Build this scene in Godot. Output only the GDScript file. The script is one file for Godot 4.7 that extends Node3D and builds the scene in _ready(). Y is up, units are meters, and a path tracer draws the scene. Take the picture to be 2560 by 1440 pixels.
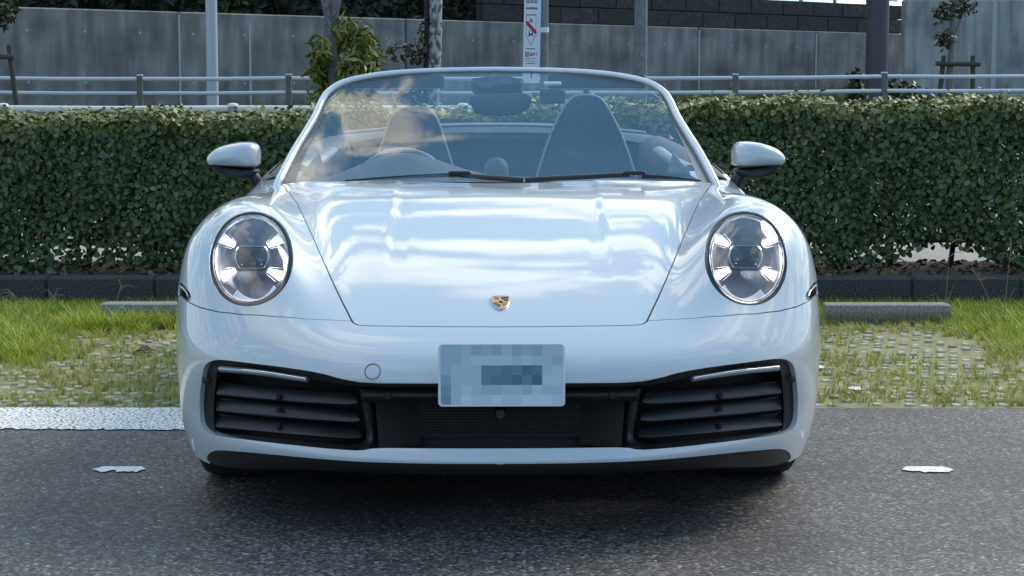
extends Node3D
# A white open two-seater parked nose-out on a car park, hedge, rails and a concrete wall behind. Metres, y up.

class Geo:
	var v := PackedVector3Array()
	var n := PackedVector3Array()
	var t := PackedVector2Array()
	var c := PackedColorArray()
	var i := PackedInt32Array()
	var col := Color(1, 1, 1)

	func vert(p: Vector3, nn: Vector3, uv := Vector2.ZERO) -> int:
		v.append(p)
		n.append(nn)
		t.append(uv)
		c.append(col)
		return v.size() - 1

	func face(a: int, b: int, d: int) -> void:  # a, b, d counter-clockwise seen from outside
		i.append(a)
		i.append(d)
		i.append(b)

	func tri(a: Vector3, b: Vector3, d: Vector3) -> void:
		var nn := (b - a).cross(d - a).normalized()
		face(vert(a, nn), vert(b, nn), vert(d, nn))

	func quad(a: Vector3, b: Vector3, d: Vector3, e: Vector3, uvs := []) -> void:
		var nn := (d - a).cross(e - b).normalized()
		var u: Array = uvs if uvs.size() == 4 else [Vector2(0, 1), Vector2(1, 1), Vector2(1, 0), Vector2(0, 0)]
		var p := vert(a, nn, u[0])
		var q := vert(b, nn, u[1])
		var r := vert(d, nn, u[2])
		var s := vert(e, nn, u[3])
		face(p, q, r)
		face(p, r, s)

	func box(at: Vector3, size: Vector3, ch := 0.0, b := Basis()) -> void:
		var h := size / 2
		var r := minf(ch, minf(h.x, minf(h.y, h.z)) * 0.9)
		var k := func(sx: int, sy: int, sz: int, ax: int) -> Vector3:
			var q := Vector3(sx * (h.x - (0.0 if ax == 0 else r)), sy * (h.y - (0.0 if ax == 1 else r)), sz * (h.z - (0.0 if ax == 2 else r)))
			return at + b * q
		for s in [-1, 1]:
			var o: Array = [[-1, -1], [1, -1], [1, 1], [-1, 1]] if s > 0 else [[-1, -1], [-1, 1], [1, 1], [1, -1]]
			quad(k.call(s, o[0][0], o[0][1], 0), k.call(s, o[1][0], o[1][1], 0), k.call(s, o[2][0], o[2][1], 0), k.call(s, o[3][0], o[3][1], 0))
			quad(k.call(o[0][1], s, o[0][0], 1), k.call(o[1][1], s, o[1][0], 1), k.call(o[2][1], s, o[2][0], 1), k.call(o[3][1], s, o[3][0], 1))
			quad(k.call(o[0][0], o[0][1], s, 2), k.call(o[1][0], o[1][1], s, 2), k.call(o[2][0], o[2][1], s, 2), k.call(o[3][0], o[3][1], s, 2))
		if r <= 0.0:
			return
		for p in [-1, 1]:
			for q in [-1, 1]:
				_edge(k.call(p, q, -1, 0), k.call(p, q, 1, 0), k.call(p, q, 1, 1), k.call(p, q, -1, 1), b * Vector3(p, q, 0))
				_edge(k.call(p, -1, q, 0), k.call(p, 1, q, 0), k.call(p, 1, q, 2), k.call(p, -1, q, 2), b * Vector3(p, 0, q))
				_edge(k.call(-1, p, q, 1), k.call(1, p, q, 1), k.call(1, p, q, 2), k.call(-1, p, q, 2), b * Vector3(0, p, q))
				for s in [-1, 1]:
					var a: Vector3 = k.call(p, q, s, 0)
					var d: Vector3 = k.call(p, q, s, 1)
					var e: Vector3 = k.call(p, q, s, 2)
					if (d - a).cross(e - a).dot(b * Vector3(p, q, s)) > 0:
						tri(a, d, e)
					else:
						tri(a, e, d)

	func _edge(a: Vector3, b: Vector3, d: Vector3, e: Vector3, out: Vector3) -> void:
		if (d - a).cross(e - b).dot(out) > 0:
			quad(a, b, d, e)
		else:
			quad(a, e, d, b)

	# rows of points; outside where (down the rows) x (along a row) points, unless flipped
	func grid(rows: Array, flip := false, wrap := false) -> void:
		var nr := rows.size()
		var nc: int = rows[0].size()
		var first := v.size()
		for r in nr:
			var row: PackedVector3Array = rows[r]
			var up: PackedVector3Array = rows[maxi(r - 1, 0)]
			var dn: PackedVector3Array = rows[mini(r + 1, nr - 1)]
			for k in nc:
				var k0 := (k - 1 + nc) % nc if wrap else maxi(k - 1, 0)
				var k1 := (k + 1) % nc if wrap else mini(k + 1, nc - 1)
				var nn := (dn[k] - up[k]).cross(row[k1] - row[k0])
				if nn.length_squared() < 1e-16:
					var other: PackedVector3Array = rows[1] if r == 0 else rows[nr - 2]
					nn = (other[k] - row[k]).cross(other[k1] - other[k0]) * (1.0 if r == 0 else -1.0)
				nn = nn.normalized()
				vert(row[k], -nn if flip else nn, Vector2(float(k) / maxi(nc - 1, 1), float(r) / maxi(nr - 1, 1)))
		for r in nr - 1:
			for k in (nc if wrap else nc - 1):
				var a := first + r * nc + k
				var b := first + r * nc + (k + 1) % nc
				var d := a + nc
				var e := b + nc
				if flip:
					face(a, b, e)
					face(a, e, d)
				else:
					face(a, d, e)
					face(a, e, b)

	# closed outline in the x-y plane (counter-clockwise from +z) lofted through layers [scale, z], both ends closed
	func pillow(outline: PackedVector2Array, layers: Array, xf := Transform3D(), mid := Vector2.INF) -> void:
		var m := mid
		if m == Vector2.INF:
			m = Vector2.ZERO
			for p in outline:
				m += p / outline.size()
		var rows := []
		for l in layers:
			var row := PackedVector3Array()
			for p in outline:
				var q: Vector2 = m + (p - m) * l[0]
				row.append(xf * Vector3(q.x, q.y, l[1]))
			rows.append(row)
		grid(rows, layers[-1][1] > layers[0][1], true)
		for e in 2:
			var l: Array = layers[0] if e == 0 else layers[-1]
			var row: PackedVector3Array = rows[0] if e == 0 else rows[-1]
			var up: bool = (l[1] > layers[-1 if e == 0 else 0][1])
			var nn := (xf.basis * Vector3(0, 0, 1 if up else -1)).normalized()
			var mm := vert(xf * Vector3(m.x, m.y, l[1]), nn)
			var f := v.size()
			for p in row:
				vert(p, nn)
			for k in row.size():
				if up:
					face(mm, f + k, f + (k + 1) % row.size())
				else:
					face(mm, f + (k + 1) % row.size(), f + k)

	# tube along a path; radius one number, or [side, up] for an oval one; taper(s) optional
	func tube(path: PackedVector3Array, rx: float, ry := -1.0, sides := 10, up := Vector3.UP, end := 1.0, close := true) -> void:
		if ry < 0:
			ry = rx
		var rows := []
		var m := path.size()
		for k in m:
			var d := (path[mini(k + 1, m - 1)] - path[maxi(k - 1, 0)]).normalized()
			var side := d.cross(up)
			if side.length() < 1e-3:
				side = d.cross(Vector3(1, 0, 0.01))
			side = side.normalized()
			var over := side.cross(d).normalized()
			var sc := lerpf(1.0, end, float(k) / maxi(m - 1, 1))
			var row := PackedVector3Array()
			for s in sides:
				var a := TAU * s / sides
				row.append(path[k] + (side * cos(a) * rx + over * sin(a) * ry) * sc)
			rows.append(row)
		grid(rows, false, true)
		if close:
			for e in 2:
				var row: PackedVector3Array = rows[0] if e == 0 else rows[-1]
				var nn := (path[0] - path[1]).normalized() if e == 0 else (path[-1] - path[-2]).normalized()
				var mm := vert(path[0] if e == 0 else path[-1], nn)
				var f := v.size()
				for p in row:
					vert(p, nn)
				for k in row.size():
					if e == 0:
						face(mm, f + k, f + (k + 1) % sides)
					else:
						face(mm, f + (k + 1) % sides, f + k)

	func lathe(profile: PackedVector2Array, xf := Transform3D(), sides := 24) -> void:  # (radius, height) upwards: outside outwards
		var rows := []
		for p in profile:
			var row := PackedVector3Array()
			for s in sides:
				var a := TAU * s / sides
				row.append(xf * Vector3(cos(a) * p.x, p.y, -sin(a) * p.x))
			rows.append(row)
		grid(rows, true, true)

	func mesh() -> ArrayMesh:
		var a := []
		a.resize(Mesh.ARRAY_MAX)
		a[Mesh.ARRAY_VERTEX] = v
		a[Mesh.ARRAY_NORMAL] = n
		a[Mesh.ARRAY_TEX_UV] = t
		a[Mesh.ARRAY_COLOR] = c
		a[Mesh.ARRAY_INDEX] = i
		var m := ArrayMesh.new()
		m.add_surface_from_arrays(Mesh.PRIMITIVE_TRIANGLES, a)
		return m


# Triangles that can be trimmed along signed distances kept for each vertex.
class Soup:
	var p := PackedVector3Array()
	var n := PackedVector3Array()
	var t := PackedInt32Array()
	var f := []
	var cut := PackedInt32Array()

	func copy() -> Soup:
		var s := Soup.new()
		s.p = p.duplicate()
		s.n = n.duplicate()
		s.t = t.duplicate()
		s.cut = cut.duplicate()
		for k in f:
			s.f.append(k.duplicate())
		return s

	func clip(k: int, side: float, by: float) -> Soup:  # keeps where side * f[k] > by
		var s := copy()
		var nt := PackedInt32Array()
		var made := {}
		var g: PackedFloat32Array = f[k]
		for e in range(0, t.size(), 3):
			var id := [t[e], t[e + 1], t[e + 2]]
			var inside := 0
			for q in 3:
				if g[id[q]] * side > by:
					inside += 1
			if inside == 3:
				nt.append_array(PackedInt32Array(id))
				continue
			if inside == 0:
				continue
			var poly := []
			var fresh := []
			for q in 3:
				var a: int = id[q]
				var b: int = id[(q + 1) % 3]
				var fa := g[a] * side - by
				var fb := g[b] * side - by
				if fa > 0:
					poly.append(a)
				if (fa > 0) != (fb > 0):
					var key := Vector2i(mini(a, b), maxi(a, b))
					if not made.has(key):
						var w := fa / (fa - fb)
						made[key] = s.p.size()
						s.p.append(p[a].lerp(p[b], w))
						s.n.append(n[a].lerp(n[b], w).normalized())
						for h in f.size():
							s.f[h].append(lerpf(f[h][a], f[h][b], w))
					poly.append(made[key])
					fresh.append(made[key])
			for q in range(1, poly.size() - 1):
				nt.append_array(PackedInt32Array([poly[0], poly[q], poly[q + 1]]))
			if fresh.size() == 2:  # the kept side lies on the left of the cut
				var from_in: bool = g[id[0]] * side > by
				s.cut.append(fresh[0 if from_in else 1])
				s.cut.append(fresh[1 if from_in else 0])
		s.t = nt
		return s

	func put(g: Geo, mirror: bool, skirt := 0.012, lift := 0.0) -> void:
		var used := {}
		var m := Vector3(-1, 1, 1) if mirror else Vector3.ONE
		for e in range(0, t.size(), 3):
			var id := []
			for q in 3:
				var a := t[e + q]
				if not used.has(a):
					used[a] = g.vert((p[a] + n[a] * lift) * m, n[a] * m)
				id.append(used[a])
			if mirror:
				g.face(id[0], id[2], id[1])
			else:
				g.face(id[0], id[1], id[2])
		if skirt <= 0.0:
			return
		for e in range(0, cut.size(), 2):
			var a := cut[e]
			var b := cut[e + 1]
			if not used.has(a) or not used.has(b):
				continue
			var q := [(p[a] + n[a] * lift) * m, (p[b] + n[b] * lift) * m, (p[b] - n[b] * skirt) * m, (p[a] - n[a] * skirt) * m]
			if mirror:
				g.quad(q[0], q[1], q[2], q[3])
			else:
				g.quad(q[3], q[2], q[1], q[0])


var rng := RandomNumberGenerator.new()
var M := {}


func std(color: Color, rough := 0.6, metal := 0.0) -> StandardMaterial3D:  # colour in linear values
	var m := StandardMaterial3D.new()
	m.albedo_color = color.linear_to_srgb()
	m.roughness = rough
	m.metallic = metal
	return m


func part(called: String, g, mat: Material, parent: Node = self, at := Transform3D()) -> MeshInstance3D:
	var o := MeshInstance3D.new()
	o.name = called
	o.mesh = g.mesh() if g is Geo else g
	o.material_override = mat
	o.transform = at
	parent.add_child(o, true)
	return o


func tag(o: Node, label: String, category := "", group := "", kind := "") -> Node:
	if label:
		o.set_meta("label", label)
	if category:
		o.set_meta("category", category)
	if group:
		o.set_meta("group", group)
	if kind:
		o.set_meta("kind", kind)
	return o


func thing(called: String, label: String, category: String, at := Vector3.ZERO, turn := 0.0, group := "") -> Node3D:
	var o := Node3D.new()
	o.name = called
	o.position = at
	o.rotation.y = turn
	add_child(o, true)
	tag(o, label, category, group)
	return o


func smooth(pts: PackedVector3Array, times := 2) -> PackedVector3Array:  # corner cutting, ends kept
	for k in times:
		var q := PackedVector3Array([pts[0]])
		for j in pts.size() - 1:
			q.append(pts[j].lerp(pts[j + 1], 0.25))
			q.append(pts[j].lerp(pts[j + 1], 0.75))
		q.append(pts[-1])
		pts = q
	return pts


func smooth2(pts: PackedVector2Array, times := 2, closed := true) -> PackedVector2Array:
	for k in times:
		var q := PackedVector2Array()
		if not closed:
			q.append(pts[0])
		for j in (pts.size() if closed else pts.size() - 1):
			q.append(pts[j].lerp(pts[(j + 1) % pts.size()], 0.25))
			q.append(pts[j].lerp(pts[(j + 1) % pts.size()], 0.75))
		if not closed:
			q.append(pts[-1])
		pts = q
	return pts


func spline(pts: PackedVector3Array, steps: int) -> PackedVector3Array:  # through all points
	var q := PackedVector3Array()
	var m := pts.size()
	for k in steps + 1:
		var s := float(k) / steps * (m - 1)
		var j := mini(int(s), m - 2)
		q.append(pts[j].cubic_interpolate(pts[j + 1], pts[j - 1] if j > 0 else pts[0] * 2 - pts[1], pts[j + 2] if j + 2 < m else pts[m - 1] * 2 - pts[m - 2], s - j))
	return q


func mirrored(pts: PackedVector3Array) -> PackedVector3Array:
	var q := PackedVector3Array()
	for p in pts:
		q.append(Vector3(-p.x, p.y, p.z))
	return q


func turned(pts) -> Variant:
	var q = pts.duplicate()
	q.reverse()
	return q


# ---------------------------------------------------------------- the car's front skin: one smooth surface
const FRONT := [
	[[0,0.892,-1.45],[0.17,0.892,-1.45],[0.33,0.891,-1.46],[0.47,0.888,-1.47],[0.6,0.885,-1.49],[0.69,0.882,-1.51],[0.76,0.862,-1.52],[0.82,0.826,-1.52],[0.872,0.77,-1.52],[0.905,0.68,-1.51],[0.92,0.57,-1.5]],
	[[0,0.825,-1.1],[0.17,0.825,-1.1],[0.33,0.824,-1.1],[0.46,0.822,-1.1],[0.57,0.826,-1.1],[0.645,0.85,-1.1],[0.71,0.87,-1.1],[0.785,0.856,-1.1],[0.848,0.815,-1.1],[0.902,0.755,-1.1],[0.926,0.655,-1.12]],
	[[0,0.752,-0.79],[0.17,0.752,-0.79],[0.325,0.751,-0.79],[0.44,0.75,-0.79],[0.53,0.758,-0.79],[0.61,0.81,-0.79],[0.695,0.868,-0.79],[0.78,0.858,-0.8],[0.858,0.82,-0.82],[0.912,0.755,-0.88],[0.935,0.685,-0.95]],
	[[0,0.672,-0.5],[0.165,0.672,-0.5],[0.315,0.671,-0.503],[0.42,0.672,-0.51],[0.505,0.69,-0.515],[0.59,0.765,-0.525],[0.69,0.838,-0.535],[0.785,0.836,-0.57],[0.872,0.798,-0.64],[0.924,0.73,-0.73],[0.94,0.655,-0.83]],
	[[0,0.607,-0.3],[0.165,0.607,-0.302],[0.31,0.606,-0.31],[0.41,0.609,-0.325],[0.495,0.627,-0.345],[0.585,0.68,-0.375],[0.69,0.722,-0.415],[0.79,0.715,-0.465],[0.878,0.68,-0.545],[0.928,0.64,-0.64],[0.943,0.6,-0.745]],
	[[0,0.555,-0.165],[0.165,0.555,-0.168],[0.31,0.556,-0.183],[0.41,0.56,-0.203],[0.495,0.572,-0.228],[0.585,0.597,-0.26],[0.69,0.61,-0.308],[0.793,0.597,-0.375],[0.876,0.573,-0.472],[0.925,0.55,-0.582],[0.942,0.53,-0.69]],
	[[0,0.508,-0.062],[0.165,0.508,-0.066],[0.31,0.51,-0.085],[0.41,0.514,-0.108],[0.495,0.52,-0.137],[0.59,0.528,-0.18],[0.69,0.53,-0.24],[0.79,0.52,-0.325],[0.875,0.505,-0.435],[0.922,0.49,-0.55],[0.939,0.47,-0.65]],
	[[0,0.45,-0.01],[0.165,0.45,-0.014],[0.31,0.452,-0.034],[0.41,0.455,-0.06],[0.5,0.457,-0.093],[0.6,0.456,-0.145],[0.7,0.452,-0.215],[0.79,0.447,-0.305],[0.875,0.44,-0.42],[0.92,0.43,-0.535],[0.937,0.42,-0.635]],
	[[0,0.37,0],[0.165,0.37,-0.004],[0.31,0.37,-0.024],[0.41,0.37,-0.049],[0.5,0.37,-0.083],[0.6,0.37,-0.136],[0.7,0.37,-0.208],[0.79,0.37,-0.3],[0.873,0.37,-0.415],[0.917,0.365,-0.53],[0.934,0.36,-0.63]],
	[[0,0.285,-0.069],[0.165,0.285,-0.073],[0.31,0.285,-0.093],[0.41,0.285,-0.119],[0.5,0.285,-0.154],[0.6,0.285,-0.208],[0.695,0.285,-0.281],[0.787,0.2857,-0.3613],[0.867,0.289,-0.431],[0.911,0.29,-0.533],[0.928,0.29,-0.635]],
	[[0,0.235,0.008],[0.165,0.235,0.004],[0.31,0.236,-0.017],[0.41,0.237,-0.044],[0.495,0.237,-0.079],[0.59,0.237,-0.134],[0.683,0.236,-0.207],[0.777,0.234,-0.2995],[0.862,0.23,-0.4318],[0.908,0.227,-0.552],[0.926,0.225,-0.655]],
	[[0,0.178,-0.05],[0.165,0.178,-0.055],[0.305,0.178,-0.075],[0.4,0.177,-0.102],[0.485,0.173,-0.138],[0.577,0.166,-0.192],[0.668,0.156,-0.265],[0.768,0.1386,-0.3477],[0.843,0.1446,-0.445],[0.886,0.153,-0.553],[0.906,0.163,-0.663]]]
var ctrl := []   # spline net, rows v, columns u
var SU := 0
var SV := 0


func fit_matrix(m: int, lam: float) -> Array:  # data at whole knots -> control values of a smoothing cubic spline
	var q := m + 2
	var a := []
	for r in q:
		var row := PackedFloat64Array()
		row.resize(q + m)
		a.append(row)
	for k in m:
		var b := [1.0 / 6, 4.0 / 6, 1.0 / 6]
		for x in 3:
			for y in 3:
				a[k + x][k + y] += b[x] * b[y]
			a[k + x][q + k] += b[x]
	for k in q - 3:
		var b := [-1.0, 3.0, -3.0, 1.0]
		for x in 4:
			for y in 4:
				a[k + x][k + y] += lam * b[x] * b[y]
	for k in [0, q - 3]:
		var b := [1.0, -2.0, 1.0]
		for x in 3:
			for y in 3:
				a[k + x][k + y] += 1e-4 * b[x] * b[y]
	for k in q:
		var best := k
		for r in range(k, q):
			if absf(a[r][k]) > absf(a[best][k]):
				best = r
		var swap = a[k]
		a[k] = a[best]
		a[best] = swap
		for r in q:
			if r != k and absf(a[r][k]) > 1e-14:
				var w: float = a[r][k] / a[k][k]
				for x in range(k, q + m):
					a[r][x] -= w * a[k][x]
	var out := []
	for r in q:
		var row := PackedFloat64Array()
		for x in m:
			row.append(a[r][q + x] / a[r][r])
		out.append(row)
	return out


func fit_net(rows: Array, lam: float) -> Array:  # rows[v][u] of points for one half; the other half mirrors it
	var nv := rows.size()
	var nu: int = rows[0].size()
	var mu := fit_matrix(2 * nu - 1, lam)
	var half := []
	for r in rows:
		var line := PackedVector3Array()
		for k in range(nu - 1, 0, -1):
			line.append(Vector3(-r[k].x, r[k].y, r[k].z))
		for k in nu:
			line.append(r[k])
		var cr := PackedVector3Array()
		for k in range(nu - 1, 2 * nu + 1):
			var s := Vector3.ZERO
			for j in line.size():
				s += line[j] * mu[k][j]
			cr.append(s)
		half.append(cr)
	var mv := fit_matrix(nv, lam)
	var net := []
	for r in nv + 2:
		var cr := PackedVector3Array()
		for k in nu + 2:
			var s := Vector3.ZERO
			for j in nv:
				s += half[j][k] * mv[r][j]
			cr.append(s)
		net.append(cr)
	return net


func basis4(t: float) -> PackedFloat64Array:
	var o := 1.0 - t
	return PackedFloat64Array([o * o * o / 6, (3 * t * t * t - 6 * t * t + 4) / 6, (-3 * t * t * t + 3 * t * t + 3 * t + 1) / 6, t * t * t / 6])


func slope4(t: float) -> PackedFloat64Array:
	var o := 1.0 - t
	return PackedFloat64Array([-o * o / 2, (3 * t * t - 4 * t) / 2, (-3 * t * t + 2 * t + 1) / 2, t * t / 2])


func net_at(net: Array, u: float, v: float) -> Array:  # point and outward normal
	var nu: int = net[0].size() - 2
	var nv: int = net.size() - 2
	u = clampf(u, 0, nu - 1 - 1e-6)
	v = clampf(v, 0, nv - 1 - 1e-6)
	var iu := int(u)
	var iv := int(v)
	var bu := basis4(u - iu)
	var bv := basis4(v - iv)
	var su := slope4(u - iu)
	var sv := slope4(v - iv)
	var p := Vector3.ZERO
	var du := Vector3.ZERO
	var dv := Vector3.ZERO
	for b in 4:
		var row: PackedVector3Array = net[iv + b]
		var a := row[iu] * bu[0] + row[iu + 1] * bu[1] + row[iu + 2] * bu[2] + row[iu + 3] * bu[3]
		p += a * bv[b]
		dv += a * sv[b]
		du += (row[iu] * su[0] + row[iu + 1] * su[1] + row[iu + 2] * su[2] + row[iu + 3] * su[3]) * bv[b]
	return [p, dv.cross(du).normalized()]


func skin(u: float, v: float) -> Vector3:
	return net_at(ctrl, u, v)[0]


func skin_in(u: float, v: float, depth: float) -> Vector3:
	var q := net_at(ctrl, u, v)
	return q[0] - q[1] * depth


const GU := 150
const GV := 190
var base: Soup


func crease(p: Vector3, v: float) -> float:  # the sunken middle of the bonnet between two raised ridges
	var away := 1.0 - smoothstep(0.9, 3.4, v)
	var x := absf(p.x)
	return away * (-0.0032 * (1.0 - smoothstep(0.312, 0.330, x)) + 0.0008 * exp(-pow((x - 0.334) / 0.009, 2)))


func make_skin() -> void:
	var rows := []
	for r in FRONT:
		var line := PackedVector3Array()
		for q in r:
			line.append(Vector3(q[0], q[1], q[2]))
		rows.append(line)
	ctrl = fit_net(rows, 0.02)
	SU = rows[0].size() - 1
	SV = rows.size() - 1
	base = Soup.new()
	for r in GV + 1:
		for k in GU + 1:
			var v := float(SV) * r / GV
			var q := net_at(ctrl, float(SU) * k / GU, v)
			base.p.append(q[0] + q[1] * crease(q[0], v))
			base.n.append(q[1])
	for r in range(1, GV / 3):  # normals of the ridges
		for k in range(1, GU):
			var at := r * (GU + 1) + k
			if absf(absf(base.p[at].x) - 0.325) < 0.06:
				base.n[at] = (base.p[at + GU + 1] - base.p[at - GU - 1]).cross(base.p[at + 1] - base.p[at - 1]).normalized()
	for r in GV:
		for k in GU:
			var a := r * (GU + 1) + k
			base.t.append_array(PackedInt32Array([a, a + GU + 1, a + GU + 2, a, a + GU + 2, a + 1]))


func keep_out(poly: PackedVector2Array) -> int:  # adds the signed distance in metres to a closed outline in (u, v): inside is positive
	var g := PackedFloat32Array()
	g.resize(base.p.size())
	g.fill(0.05)
	var m := poly.size()
	for k in m:
		var a := poly[k]
		var b := poly[(k + 1) % m]
		var steps := maxi(1, int(a.distance_to(b) / 0.08))
		for s in steps:
			var q0 := a.lerp(b, float(s) / steps)
			var q1 := a.lerp(b, float(s + 1) / steps)
			var q := (q0 + q1) / 2
			if q.x < 0 or q.y < 0 or q.x > SU or q.y > SV:
				continue
			var w0 := skin(q0.x, q0.y)
			var w1 := skin(q1.x, q1.y)
			var d := w1 - w0
			var dd := maxf(d.length_squared(), 1e-12)
			var ck := int(q.x / SU * GU)
			var cr := int(q.y / SV * GV)
			for r in range(maxi(cr - 5, 0), mini(cr + 7, GV + 1)):
				for c in range(maxi(ck - 5, 0), mini(ck + 7, GU + 1)):
					var at := r * (GU + 1) + c
					var e := base.p[at] - w0
					g[at] = minf(g[at], (e - d * clampf(e.dot(d) / dd, 0.0, 1.0)).length())
	for r in GV + 1:
		var v := float(SV) * r / GV + 1e-5
		var xs := []
		for k in m:
			var a := poly[k]
			var b := poly[(k + 1) % m]
			if (a.y > v) != (b.y > v):
				xs.append(a.x + (v - a.y) / (b.y - a.y) * (b.x - a.x))
		xs.sort()
		var j := 0
		for c in GU + 1:
			var u := float(SU) * c / GU + 1e-5
			while j < xs.size() and xs[j] < u:
				j += 1
			if j % 2 == 0:
				g[r * (GU + 1) + c] *= -1.0
	base.f.append(g)
	return base.f.size() - 1


func loop_uv(poly: PackedVector2Array, scale: float, mid: Vector2) -> PackedVector2Array:
	var q := PackedVector2Array()
	for p in poly:
		q.append(mid + (p - mid) * scale)
	return q


func ring_rows(poly: PackedVector2Array, mid: Vector2, steps: Array) -> Array:  # [share of the outline, depth below the skin] -> rows of points
	var rows := []
	for s in steps:
		var row := PackedVector3Array()
		for p in poly:
			var q: Vector2 = mid + (p - mid) * s[0] + Vector2(0.045, -0.05) * smoothstep(1.0, 0.92, s[0])
			row.append(skin_in(q.x, q.y, s[1]))
		rows.append(row)
	return rows


var car: Node3D


func both(called: String, build: Callable, mat: Material, parent: Node) -> Array:  # the same part on either side: build(geo, mirror)
	var made := []
	for side in 2:
		var g := Geo.new()
		build.call(g, side == 1)
		made.append(part(called, g, mat, parent))
	return made


func flip_rows(rows: Array, mirror: bool) -> Array:
	if not mirror:
		return rows
	var q := []
	for r in rows:
		q.append(mirrored(r))
	return q


func build_front() -> void:
	make_skin()
	# outlines, right half, as places on the skin
	var hood_edge := PackedVector2Array([Vector2(5.4753,0), Vector2(5.4139,0.114), Vector2(5.2253,0.5955), Vector2(4.8922,1.1119), Vector2(4.4911,1.9142), Vector2(4.1032,2.5971), Vector2(3.7293,3.2002), Vector2(3.3619,3.8122), Vector2(3.0789,4.331), Vector2(2.9204,4.673), Vector2(2.8318,4.8445), Vector2(2.7312,4.9239), Vector2(2.5947,4.944), Vector2(1.6965,4.9198), Vector2(0.7638,4.9266), Vector2(0,4.9306)])
	var bumper_line := PackedVector2Array([Vector2(2.8858,4.7783), Vector2(3.5134,4.8788), Vector2(4.3958,5.1481), Vector2(5.2074,5.3121), Vector2(6.0991,5.3619), Vector2(6.821,5.2703), Vector2(7.4761,5.0837), Vector2(8.1478,4.8082), Vector2(8.7028,4.5496)])
	var hood := PackedVector2Array([Vector2(-2, -1)])
	hood.append(Vector2(hood_edge[0].x, -1))
	hood.append_array(hood_edge)
	hood.append(Vector2(-2, hood_edge[-1].y))
	var bumper := PackedVector2Array([Vector2(-2, hood_edge[-1].y)])
	for k in range(hood_edge.size() - 1, 8, -1):
		bumper.append(hood_edge[k])
	bumper.append_array(bumper_line)
	bumper.append_array(PackedVector2Array([Vector2(SU + 2, bumper_line[-1].y - 0.25), Vector2(SU + 2, SV + 2), Vector2(-2, SV + 2)]))
	var lamp_mid := Vector2(6.02,4.0104)
	var lamp := smooth2(PackedVector2Array([Vector2(6.1717,2.8263), Vector2(6.5988,3.001), Vector2(6.9596,3.2422), Vector2(7.192,3.5754), Vector2(7.2732,3.9762), Vector2(7.135,4.4026), Vector2(6.8276,4.7921), Vector2(6.382,5.0531), Vector2(5.9702,5.1013), Vector2(5.5645,4.9727), Vector2(5.2048,4.6282), Vector2(4.9784,4.126), Vector2(4.9097,3.596), Vector2(4.9881,3.0996), Vector2(5.2543,2.7326), Vector2(5.6953,2.6831)]), 2)
	lamp = loop_uv(lamp, 1.035, lamp_mid)
	var mouth := PackedVector2Array([Vector2(-2, 7.1), Vector2(0,7.2217), Vector2(1.2714,7.2497), Vector2(2.3816,7.3038), Vector2(3.0334,7.2217), Vector2(3.6984,7.065), Vector2(4.8255,6.9613), Vector2(6.0617,6.893), Vector2(6.5764,6.8718), Vector2(6.9248,6.924), Vector2(7.151,7.0577), Vector2(7.3006,7.2909), Vector2(7.4419,7.9149), Vector2(7.5689,8.5542), Vector2(7.6564,9.4033), Vector2(7.5705,9.7212), Vector2(7.3313,9.8562), Vector2(6.9453,9.8565), Vector2(4.9998,9.7548), Vector2(3.1278,9.7666), Vector2(2.5035,9.7566), Vector2(2.2059,9.6041), Vector2(1.2813,9.5544), Vector2(0,9.5353), Vector2(-2, 9.6)])
	mouth[0] = Vector2(-2, mouth[1].y)
	mouth[-1] = Vector2(-2, mouth[-2].y)
	var lip := PackedVector2Array([Vector2(-2, 10), Vector2(0,10.257), Vector2(1.1419,10.2761), Vector2(2.5739,10.3126), Vector2(4.4454,10.3108), Vector2(5.9513,10.3306), Vector2(6.8887,10.3971), Vector2(7.2966,10.511), Vector2(7.5873,10.7168), Vector2(7.7358,10.9377), Vector2(7.563,11), Vector2(9, SV + 1), Vector2(-2, SV + 2)])
	lip[0] = Vector2(-2, lip[1].y)
	lip[-2] = Vector2(lip[-3].x, SV + 1)
	var marker := PackedVector2Array([Vector2(9.112,4.0454), Vector2(8.6156,4.2281), Vector2(8.1115,4.5216), Vector2(7.9555,4.683), Vector2(7.9391,4.8317), Vector2(8.0739,4.8204), Vector2(8.3523,4.6959), Vector2(8.8791,4.4768), Vector2(SU - 0.2, 4.8), Vector2(SU - 0.2, 4.3)])
	marker[-2] = Vector2(SU - 0.6, marker[-3].y - 0.1)
	marker[-1] = Vector2(SU - 0.6, marker[0].y - 0.1)
	var f_hood := keep_out(hood)
	var f_bump := keep_out(bumper)
	var f_lamp := keep_out(lamp)
	var f_mouth := keep_out(smooth2(mouth, 1))
	var f_lip := keep_out(smooth2(lip, 1))
	var f_mark := keep_out(smooth2(marker, 1))
	var gap := 0.0025

	var g := Geo.new()
	var s := base.clip(f_hood, 1, gap)
	s.put(g, false)
	s.put(g, true)
	part("hood", g, M.paint, car)

	var fs := base.clip(f_hood, -1, gap).clip(f_bump, -1, 0.0012).clip(f_lamp, -1, 0.0).clip(f_mark, -1, 0.0005)
	for side in 2:
		g = Geo.new()
		fs.put(g, side == 1, 0.02)
		part("front_fender", g, M.paint, car)

	g = Geo.new()
	var bs := base.clip(f_bump, 1, 0.0015).clip(f_hood, -1, gap).clip(f_mouth, -1, 0.0).clip(f_lip, -1, 0.0008).clip(f_mark, -1, 0.0005)
	bs.put(g, false, 0.03)
	bs.put(g, true, 0.03)
	part("front_bumper", g, M.paint, car)

	g = Geo.new()
	var ls := base.clip(f_lip, 1, 0.0008)
	ls.put(g, false, 0.012, -0.003)
	ls.put(g, true, 0.012, -0.003)
	part("front_lip", g, M.plastic, car)

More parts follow.
